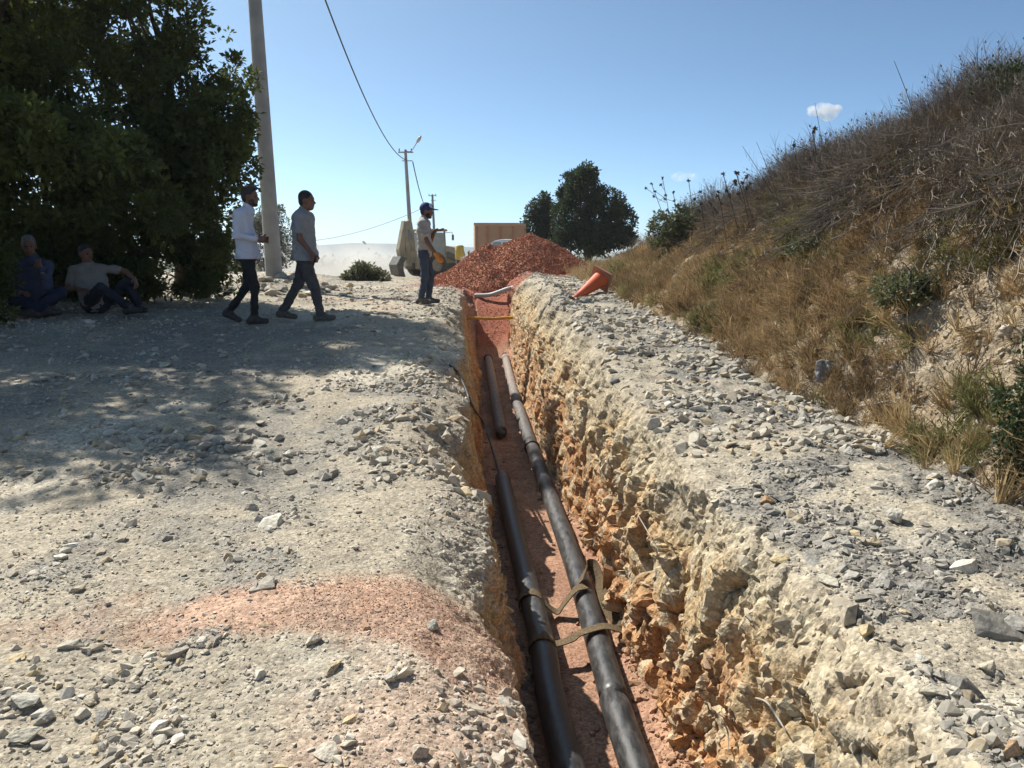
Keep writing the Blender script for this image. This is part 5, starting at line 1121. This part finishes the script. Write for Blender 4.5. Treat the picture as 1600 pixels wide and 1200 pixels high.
# ------------------------------------------------------------------ machines behind the heap
M_dust_y = mat('dusty_machine_paint', (0.42, 0.375, 0.26), (0.31, 0.285, 0.22), 3, 0.8); M_dkm = mat('machine_dark', (0.10, 0.10, 0.09), (0.17, 0.165, 0.15), 5, 0.8)
M_tyre = mat('tyre', (0.035, 0.033, 0.03), (0.10, 0.09, 0.075), 8, 0.9); M_rimm = mat('rim', (0.35, 0.33, 0.28), (0.28, 0.26, 0.22), 5, 0.7)
M_pane = mat('window_glass', (0.22, 0.27, 0.27), (0.30, 0.34, 0.33), 3, 0.12, spec=0.6)
def wheel(parent, c, r, w, axis_y=True):
    wh = empty('wheel', c); wh.parent = parent
    MB().lathe([(r*0.55, -w/2), (r*0.92, -w/2), (r, -w*0.38), (r, w*0.38), (r*0.92, w/2), (r*0.55, w/2)], 28, 1).build('tyre', M_tyre, wh)
    MB().lathe([(0.0, -w*0.30), (r*0.2, -w*0.34), (r*0.5, -w*0.30), (r*0.56, -w*0.46), (r*0.56, w*0.46), (r*0.5, w*0.30), (r*0.2, w*0.34), (0, w*0.30)], 20, 1).build('rim', M_rimm, wh)
    return wh
# backhoe loader: local x forward, its digging arm folded up at the back
bq = PY(664, 432, 46.0); bh = empty('backhoe_loader', (bq.x, bq.y, ground_z(bq.x, bq.y)), 0.75, 'dusty grey backhoe loader with its digging arm folded upright', 'excavator')
MB().prism([(0.2, -0.42, 0.75), (2.6, -0.42, 0.75), (2.7, -0.42, 1.15), (2.55, -0.42, 1.55), (1.2, -0.42, 1.75), (0.2, -0.42, 1.2)], (0, 0.84, 0), 0.04).build('bonnet', M_dust_y, bh)
MB().box((0.6, 0, 0.62), (3.4, 0.7, 0.35), None, 0.04).build('chassis', M_dkm, bh)
cabn = MB()
for x, y in ((-0.35, -0.62), (-0.35, 0.62), (1.05, -0.62), (1.05, 0.62)): cabn.tube([(x, y, 0.9), (x*0.93+0.02, y*0.92, 2.55)], 0.05, 8)
cabn.box((0.35, 0, 1.05), (1.45, 1.28, 0.35), None, 0.03); cf = cabn.build('cab_frame', M_dust_y, bh)
for c, s in (((0.35, -0.60, 1.85), (1.28, 0.02, 1.25)), ((0.35, 0.60, 1.85), (1.28, 0.02, 1.25)), ((1.02, 0, 1.85), (0.02, 1.1, 1.25)), ((-0.33, 0, 1.85), (0.02, 1.1, 1.25))): MB().box(c, s).build('pane', M_pane, cf)
MB().box((0.35, 0, 2.60), (1.6, 1.35, 0.13), None, 0.04).build('cab_roof', M_dust_y, bh)
MB().tube([(1.0, -0.6, 2.45), (1.25, -0.95, 2.5), (1.25, -0.98, 2.2)], 0.02, 6).box((1.27, -1.0, 2.2), (0.05, 0.16, 0.32), None, 0.02).build('mirror', M_dkm, bh)
for x, r in ((0.1, 0.68), (2.25, 0.45)):
    for y in (-0.85, 0.85): wheel(bh, (x, y, r), r, 0.42)
for y in (-0.62, 0.62):
    MB().prism([(1.0, y, 1.3), (1.25, y, 1.4), (3.0, y, 0.85), (3.4, y, 0.35), (3.2, y, 0.3), (2.8, y, 0.7), (1.1, y, 1.1)], (0, 0.12, 0), 0.01).build('loader_arm', M_dkm, bh)
MB().prism([(3.35, -1.1, 0.85), (3.3, -1.1, 0.1), (4.1, -1.1, 0.02), (4.1, -1.1, 0.08), (3.45, -1.1, 0.22), (3.5, -1.1, 0.85)], (0, 2.2, 0), 0.02).build('loader_bucket', M_dkm, bh)
ko = MB().box((-0.75, 0, 0.75), (0.35, 1.5, 0.6), None, 0.04).box((-0.95, 0, 1.05), (0.4, 0.6, 0.9), None, 0.05).build('slew_post', M_dust_y, bh)
MB().prism([(-1.1, -0.22, 0.7), (-0.75, -0.22, 0.75), (-0.8, -0.22, 1.9), (-0.95, -0.22, 3.0), (-1.15, -0.22, 3.15), (-1.38, -0.22, 3.05), (-1.4, -0.22, 1.6)], (0, 0.44, 0), 0.05).build('boom', M_dust_y, bh)
MB().prism([(-1.2, -0.16, 3.0), (-1.45, -0.16, 3.1), (-1.85, -0.16, 1.5), (-1.75, -0.16, 1.0), (-1.5, -0.16, 1.0), (-1.45, -0.16, 1.6)], (0, 0.32, 0), 0.03).build('dipper', M_dust_y, bh)
MB().prism([(-1.45, -0.4, 1.1), (-1.9, -0.4, 1.15), (-2.2, -0.4, 0.7), (-2.05, -0.4, 0.15), (-1.6, -0.4, 0.02), (-1.72, -0.4, 0.35), (-1.75, -0.4, 0.75)], (0, 0.8, 0), 0.03).build('digging_bucket', M_dkm, bh)
for y in (-1, 1):
    MB().tube([(-0.75, 0.55*y, 0.95), (-0.85, 1.15*y, 0.5), (-0.9, 1.2*y, 0.1)], [0.10, 0.09, 0.07], 8).box((-0.9, 1.2*y, 0.05), (0.5, 0.35, 0.08), None, 0.02).build('stabiliser', M_dkm, bh)
    MB().tube([(-1.0, 0.24*y, 1.3), (-1.25, 0.26*y, 2.6)], 0.05, 8).build('hydraulic_ram', M_steel, bh)
# tipper: its tailgate faces us
M_tip = mat('tipper_paint', (0.46, 0.28, 0.17), (0.40, 0.26, 0.17), 3, 0.7); M_tipr = mat('tipper_rib', (0.42, 0.20, 0.10), (0.36, 0.20, 0.12), 3, 0.7)
tq = PY(782, 400, 40.0); tz = ground_z(tq.x, 40.0); tr = empty('tipper_truck', (tq.x, 40.0, tz), 0.06, 'tipper truck with pale orange body seen from behind over the heap', 'truck')
topz = PY(780, 350, 40).z-tz; bz = topz-1.5; w = 2.5; L_ = 4.6
bd = MB(); bd.box((0, 0.06, (topz+bz)/2), (w-0.1, 0.06, topz-bz), None, 0.01).box((-w/2+0.05, L_/2, (topz+bz)/2), (0.08, L_, topz-bz), None, 0.01).box((w/2-0.05, L_/2, (topz+bz)/2), (0.08, L_, topz-bz), None, 0.01).box((0, L_, (topz+bz)/2+0.1), (w, 0.08, topz-bz+0.2), None, 0.01).box((0, L_/2, bz+0.03), (w-0.1, L_, 0.1)).build('tip_body', M_tip, tr)
for x in (-1.21, -0.62, 0.0, 0.62, 1.21): MB().box((x, 0.0, (topz+bz)/2), (0.09, 0.08, topz-bz-0.02), None, 0.015).build('rib', M_tipr, tr)
for z in (topz-0.05, bz+0.07): MB().box((0, -0.005, z), (w, 0.12, 0.11), None, 0.02).build('rail', M_tip, tr)
MB().box((0, 2.6, bz-0.2), (0.9, 6.4, 0.25), None, 0.03).build('chassis', M_dkm, tr)
cb_ = MB().prism([(-1.2, 4.9, 0.75), (-1.2, 6.5, 0.75), (-1.2, 6.6, 1.5), (-1.2, 6.35, 2.35), (-1.2, 4.9, 2.4)], (2.4, 0, 0), 0.06).build('cab', mat('truck_cab_white', (0.6, 0.6, 0.6), (0.66, 0.66, 0.65), 3, 0.4), tr)
MB().box((0, 6.53, 1.85), (2.0, 0.04, 0.7), (-0.28, 0, 0), 0.01).build('windscreen', M_pane, cb_)
for x in (-1.0, 1.0):
    for y_ in (0.9, 2.1, 5.7):
        wh = wheel(tr, (x, y_, 0.5), 0.5, 0.3); wh.rotation_euler = (0, 0, math.pi/2)
# white car in front of it, nose to the left
M_carw = mat('car_white', (0.70, 0.71, 0.72), (0.74, 0.74, 0.74), 3, 0.25, coat=0.6); M_trim = mat('car_trim', (0.03, 0.03, 0.03), (0.05, 0.05, 0.05), 9, 0.6)
cq = PY(798, 400, 34.5); cz = PY(750, 374, 34.5).z-1.62; car = empty('white_car', (cq.x, 34.5, cz), math.pi-0.35, 'white car half hidden behind the red heap below the tipper', 'car')
prof = [(-1.9, 0.35), (-1.95, 0.75), (-1.85, 1.0), (-1.55, 1.52), (-1.2, 1.60), (0.1, 1.62), (0.45, 1.56), (1.05, 1.08), (1.85, 0.92), (2.0, 0.7), (2.0, 0.35)]
MB().prism([(x, -0.82, z) for x, z in prof], (0, 1.64, 0), 0.07).build('body', M_carw, car)
MB().prism([(0.52, -0.7, 1.50), (0.52, 0.7, 1.50), (1.02, 0.76, 1.12), (1.02, -0.76, 1.12)], (0.035, 0, 0.035)).build('windscreen', M_pane, car)
for y in (-0.825, 0.80):
    for x0, x1 in ((-1.45, -0.75), (-0.65, 0.05), (0.12, 0.72)):
        MB().prism([(x0, y, 1.08), (x1+ (0.22 if x0 > 0.1 else 0), y, 1.08), (x1 - (0.28 if x0 > 0.1 else 0), y, 1.5), (x0, y, 1.5)], (0, 0.03, 0)).build('side_window', M_pane, car)
    hl__ = MB().box((1.93, y*0.75, 0.80), (0.16, 0.36, 0.16), None, 0.03).build('headlight', M_glass, car)
    MB().box((0.62, y*1.16, 1.08), (0.12, 0.2, 0.15), None, 0.04).build('wing_mirror', M_carw, car)
    for x in (-1.2, 1.25): wheel(car, (x, y*0.92, 0.32), 0.32, 0.2)
MB().box((2.0, 0, 0.5), (0.1, 1.5, 0.28), None, 0.04).build('bumper', M_trim, car)
MB().box((2.0, 0, 0.78), (0.05, 0.9, 0.12), None, 0.02).build('grille', M_trim, car)
# small yellow drum left of the car
dq = PY(718, 400, 37); dz_ = PY(718, 383, 37).z; dz0 = ground_z(dq.x, 37)
M_ydr = mat('yellow_tank_paint', (0.62, 0.42, 0.06), (0.52, 0.36, 0.07), 4, 0.6)
dr = empty('yellow_tank', (dq.x, 37, dz0), 0, 'small yellow tank on legs left of the white car', 'tank'); H_ = dz_-dz0
MB().lathe([(0.0, H_), (0.14, H_), (0.2, H_-0.05), (0.2, H_-0.62), (0.14, H_-0.67), (0, H_-0.67)], 20).build('drum', M_ydr, dr)
for x, y in ((-.13, -.13), (.13, -.13), (-.13, .13), (.13, .13)): MB().tube([(x, y, -0.05), (x, y, H_-0.6)], 0.03, 8).build('leg', M_dkm, dr)
# rubbish heap under the broad tree: dark stones and plastic
gq = PY(930, 402, 30); gzq = ground_z(gq.x, 30)
for k, (dx, dy, s, c, lab) in enumerate(((-0.30, 0, 0.42, (0.45, 0.45, 0.47), 'pale crumpled lump left end of the dark dump under the tree'), (0.05, 0.1, 0.45, (0.05, 0.055, 0.065), 'dark lump in the middle of the dump under the tree'), (0.35, 0.05, 0.5, (0.06, 0.065, 0.08), 'dark lump right end of the dump under the tree'))):
    o = link(bpy.data.objects.new('dumped_lump', stone_meshes[3+k])); o.location = (gq.x+dx, 30+dy, gzq+s*0.30); o.scale = (s, s*0.8, s*1.1); o.rotation_euler = (0.2*k, 0.3, k*1.3); o.color = (*c, 1); tag(o, lab, 'dump', 'dump under the broad tree')
# ------------------------------------------------------------------ distance: woods, hills, clouds, dust, air
def hill_strip(name, Y, top_px, depth, seed, m):
    xs = np.linspace(-2600, 2600, 220)*Y/1500; n = len(xs); base = -30.0
    crest = np.array([PY(800+FPX*x/Y/1.0*1.0, 0, Y).z*0 for x in xs])
    ty = np.interp(800+FPX*xs/Y, [p[0] for p in top_px], [p[1] for p in top_px])
    z = np.array([PY(800, t, Y).z for t in ty])+Y*0.0016*fbm(np.stack([xs/Y*14, xs*0, xs*0+seed], -1), 4, seed)
    V = np.concatenate([np.stack([xs, xs*0+Y-depth*0.5, xs*0+base], 1), np.stack([xs, xs*0+Y, z], 1), np.stack([xs, xs*0+Y+depth, xs*0+base], 1)])
    k = np.arange(n-1); F = np.concatenate([np.stack([k, k+1, n+k+1, n+k], 1), np.stack([n+k, n+k+1, 2*n+k+1, 2*n+k], 1)])
    o = np_obj(name, V, F, m); tag(o, None, None, None, 'structure'); return o
M_hill = mat('hill_scrub', (0.045, 0.058, 0.042), (0.08, 0.085, 0.055), 0.02, 0.95)
hill_strip('hills', 1900, [(-800, 384), (300, 386), (500, 383), (560, 379), (640, 380), (760, 388), (900, 396), (980, 395), (1100, 392), (1800, 390), (2600, 392)], 500, 3, M_hill)
# scrub plain in front of the hills
r = np.random.default_rng(77); n = 700
M_far = leaf_mat('far_scrub', (0.075, 0.09, 0.05), (0.12, 0.13, 0.07), 0.2)
Yf = r.uniform(75, 260, n); px = r.uniform(300, 1000, n); cx = (px-800)/FPX*Yf
cz = hL_(Yf)+0.5; cent = np.stack([cx, Yf, cz], 1); rad = r.uniform(0.8, 1.8, n)*(0.7+Yf/250)
pts = (cent[:, None, :]+r.normal(size=(n, 26, 3))*rad[:, None, None]*np.array([0.8, 0.5, 0.5])).reshape(-1, 3)
v, f = leaves(pts, np.zeros_like(pts), 4, 0.55, r)
o = np_obj('far_scrub', v, f, M_far, smooth=False); tag(o, 'hazy grey-green scrub below the far hills behind the dust', 'scrub', None, 'stuff')
# clouds: two small puffs
def cloud(label, px, py, w, h, Y, seed, dens):
    c = PY(px, py, Y); W_ = w*Y/FPX; H_ = h*Y/FPX; r = np.random.default_rng(seed)
    prims = [('e', np.array([r.uniform(-0.32, 0.32)*W_, r.uniform(-.2, .2)*W_*0.5, r.uniform(-0.15, 0.15)*H_]), tuple(np.array([W_*0.2, W_*0.17, H_*0.3])*r.uniform(0.7, 1.15)), I3) for _ in range(9)]
    V, F = sdf_mesh([(a, b/100, tuple(x/100 for x in c_), d) for a, b, c_, d in prims], W_/100/42, 0.05*W_/100)
    m = bpy.data.materials.new('cloud_vapour'); m.use_nodes = True; N = m.node_tree.nodes; N.remove(N['Principled BSDF'])
    pv = N.new('ShaderNodeVolumePrincipled'); pv.inputs['Color'].default_value = (1, 1, 1, 1); pv.inputs['Anisotropy'].default_value = 0.3
    tc = N.new('ShaderNodeTexCoord'); nz = N.new('ShaderNodeTexNoise'); nz.inputs['Scale'].default_value = 6.0/(W_/100); nz.inputs['Detail'].default_value = 4
    mr = N.new('ShaderNodeMapRange'); mr.inputs['From Min'].default_value = 0.40; mr.inputs['From Max'].default_value = 0.8; mr.inputs['To Max'].default_value = dens*2
    L = m.node_tree.links; mpn = N.new('ShaderNodeMapping'); L.new(tc.outputs['Object'], mpn.inputs[0]); L.new(mpn.outputs[0], nz.inputs['Vector']); L.new(nz.outputs['Fac'], mr.inputs['Value']); L.new(mr.outputs[0], pv.inputs['Density']); L.new(pv.outputs[0], N['Material Output'].inputs['Volume'])
    o = np_obj('cloud', V, F, m); o.scale = (100, 100, 100); o.location = c; tag(o, label, 'cloud', 'small fair-weather clouds'); return o
cloud('small bright white cloud just left of the bank top', 1290, 174, 60, 34, 2600, 5, 0.05)
cloud('faint wisp of cloud above the thistles', 1070, 276, 46, 20, 2600, 8, 0.016)
# dust blown up behind the excavator
M_dust = bpy.data.materials.new('dust'); M_dust.use_nodes = True; N = M_dust.node_tree.nodes; L = M_dust.node_tree.links; N.remove(N['Principled BSDF'])
pv = N.new('ShaderNodeVolumePrincipled'); pv.inputs['Color'].default_value = (0.91, 0.89, 0.85, 1); pv.inputs['Anisotropy'].default_value = 0.35
tc = N.new('ShaderNodeTexCoord'); nz = N.new('ShaderNodeTexNoise'); nz.inputs['Scale'].default_value = 0.55; nz.inputs['Detail'].default_value = 3
ln = N.new('ShaderNodeVectorMath'); ln.operation = 'LENGTH'; mp = N.new('ShaderNodeMapping'); mp.inputs['Scale'].default_value = (1/7.3, 1/4.0, 1/2.3)
L.new(tc.outputs['Object'], mp.inputs[0]); L.new(mp.outputs[0], ln.inputs[0]); L.new(tc.outputs['Object'], nz.inputs['Vector'])
fo = N.new('ShaderNodeMapRange'); fo.inputs['From Min'].default_value = 1.0; fo.inputs['From Max'].default_value = 0.25; fo.inputs['To Max'].default_value = 1.0
L.new(ln.outputs['Value'], fo.inputs['Value'])
mr = N.new('ShaderNodeMapRange'); mr.inputs['From Min'].default_value = 0.32; mr.inputs['From Max'].default_value = 0.68; mr.inputs['To Max'].default_value = 0.85; L.new(nz.outputs['Fac'], mr.inputs['Value'])
ml = N.new('ShaderNodeMath'); ml.operation = 'MULTIPLY'; L.new(fo.outputs[0], ml.inputs[0]); L.new(mr.outputs[0], ml.inputs[1]); L.new(ml.outputs[0], pv.inputs['Density']); L.new(pv.outputs[0], N['Material Output'].inputs['Volume'])
V, F = sdf_mesh([('e', A(0, 0, 0), (0.56, 0.40, 0.23), I3), ('e', A(-0.25, 0, -0.03), (0.30, 0.34, 0.17), I3)], 0.03, 0.1)
dc = PY(552, 429, 50); o = np_obj('dust_cloud', V*np.array([13, 10, 10]), F, M_dust); o.location = (dc.x, 50, dc.z); tag(o, 'pale dust drifting left of the excavator arm', 'dust', None, 'stuff')
# air
M_air = bpy.data.materials.new('haze'); M_air.use_nodes = True; N = M_air.node_tree.nodes; N.remove(N['Principled BSDF'])
pv = N.new('ShaderNodeVolumePrincipled'); pv.inputs['Color'].default_value = (0.86, 0.92, 1.0, 1); pv.inputs['Density'].default_value = 0.00035; pv.inputs['Anisotropy'].default_value = 0.2
M_air.node_tree.links.new(pv.outputs[0], N['Material Output'].inputs['Volume'])
hz_ = MB().box((0, 1250, 0), (7000, 3300, 72)).build('haze', M_air); tag(hz_, 'thin bluish haze over the plain and hills', 'haze', None, 'stuff')
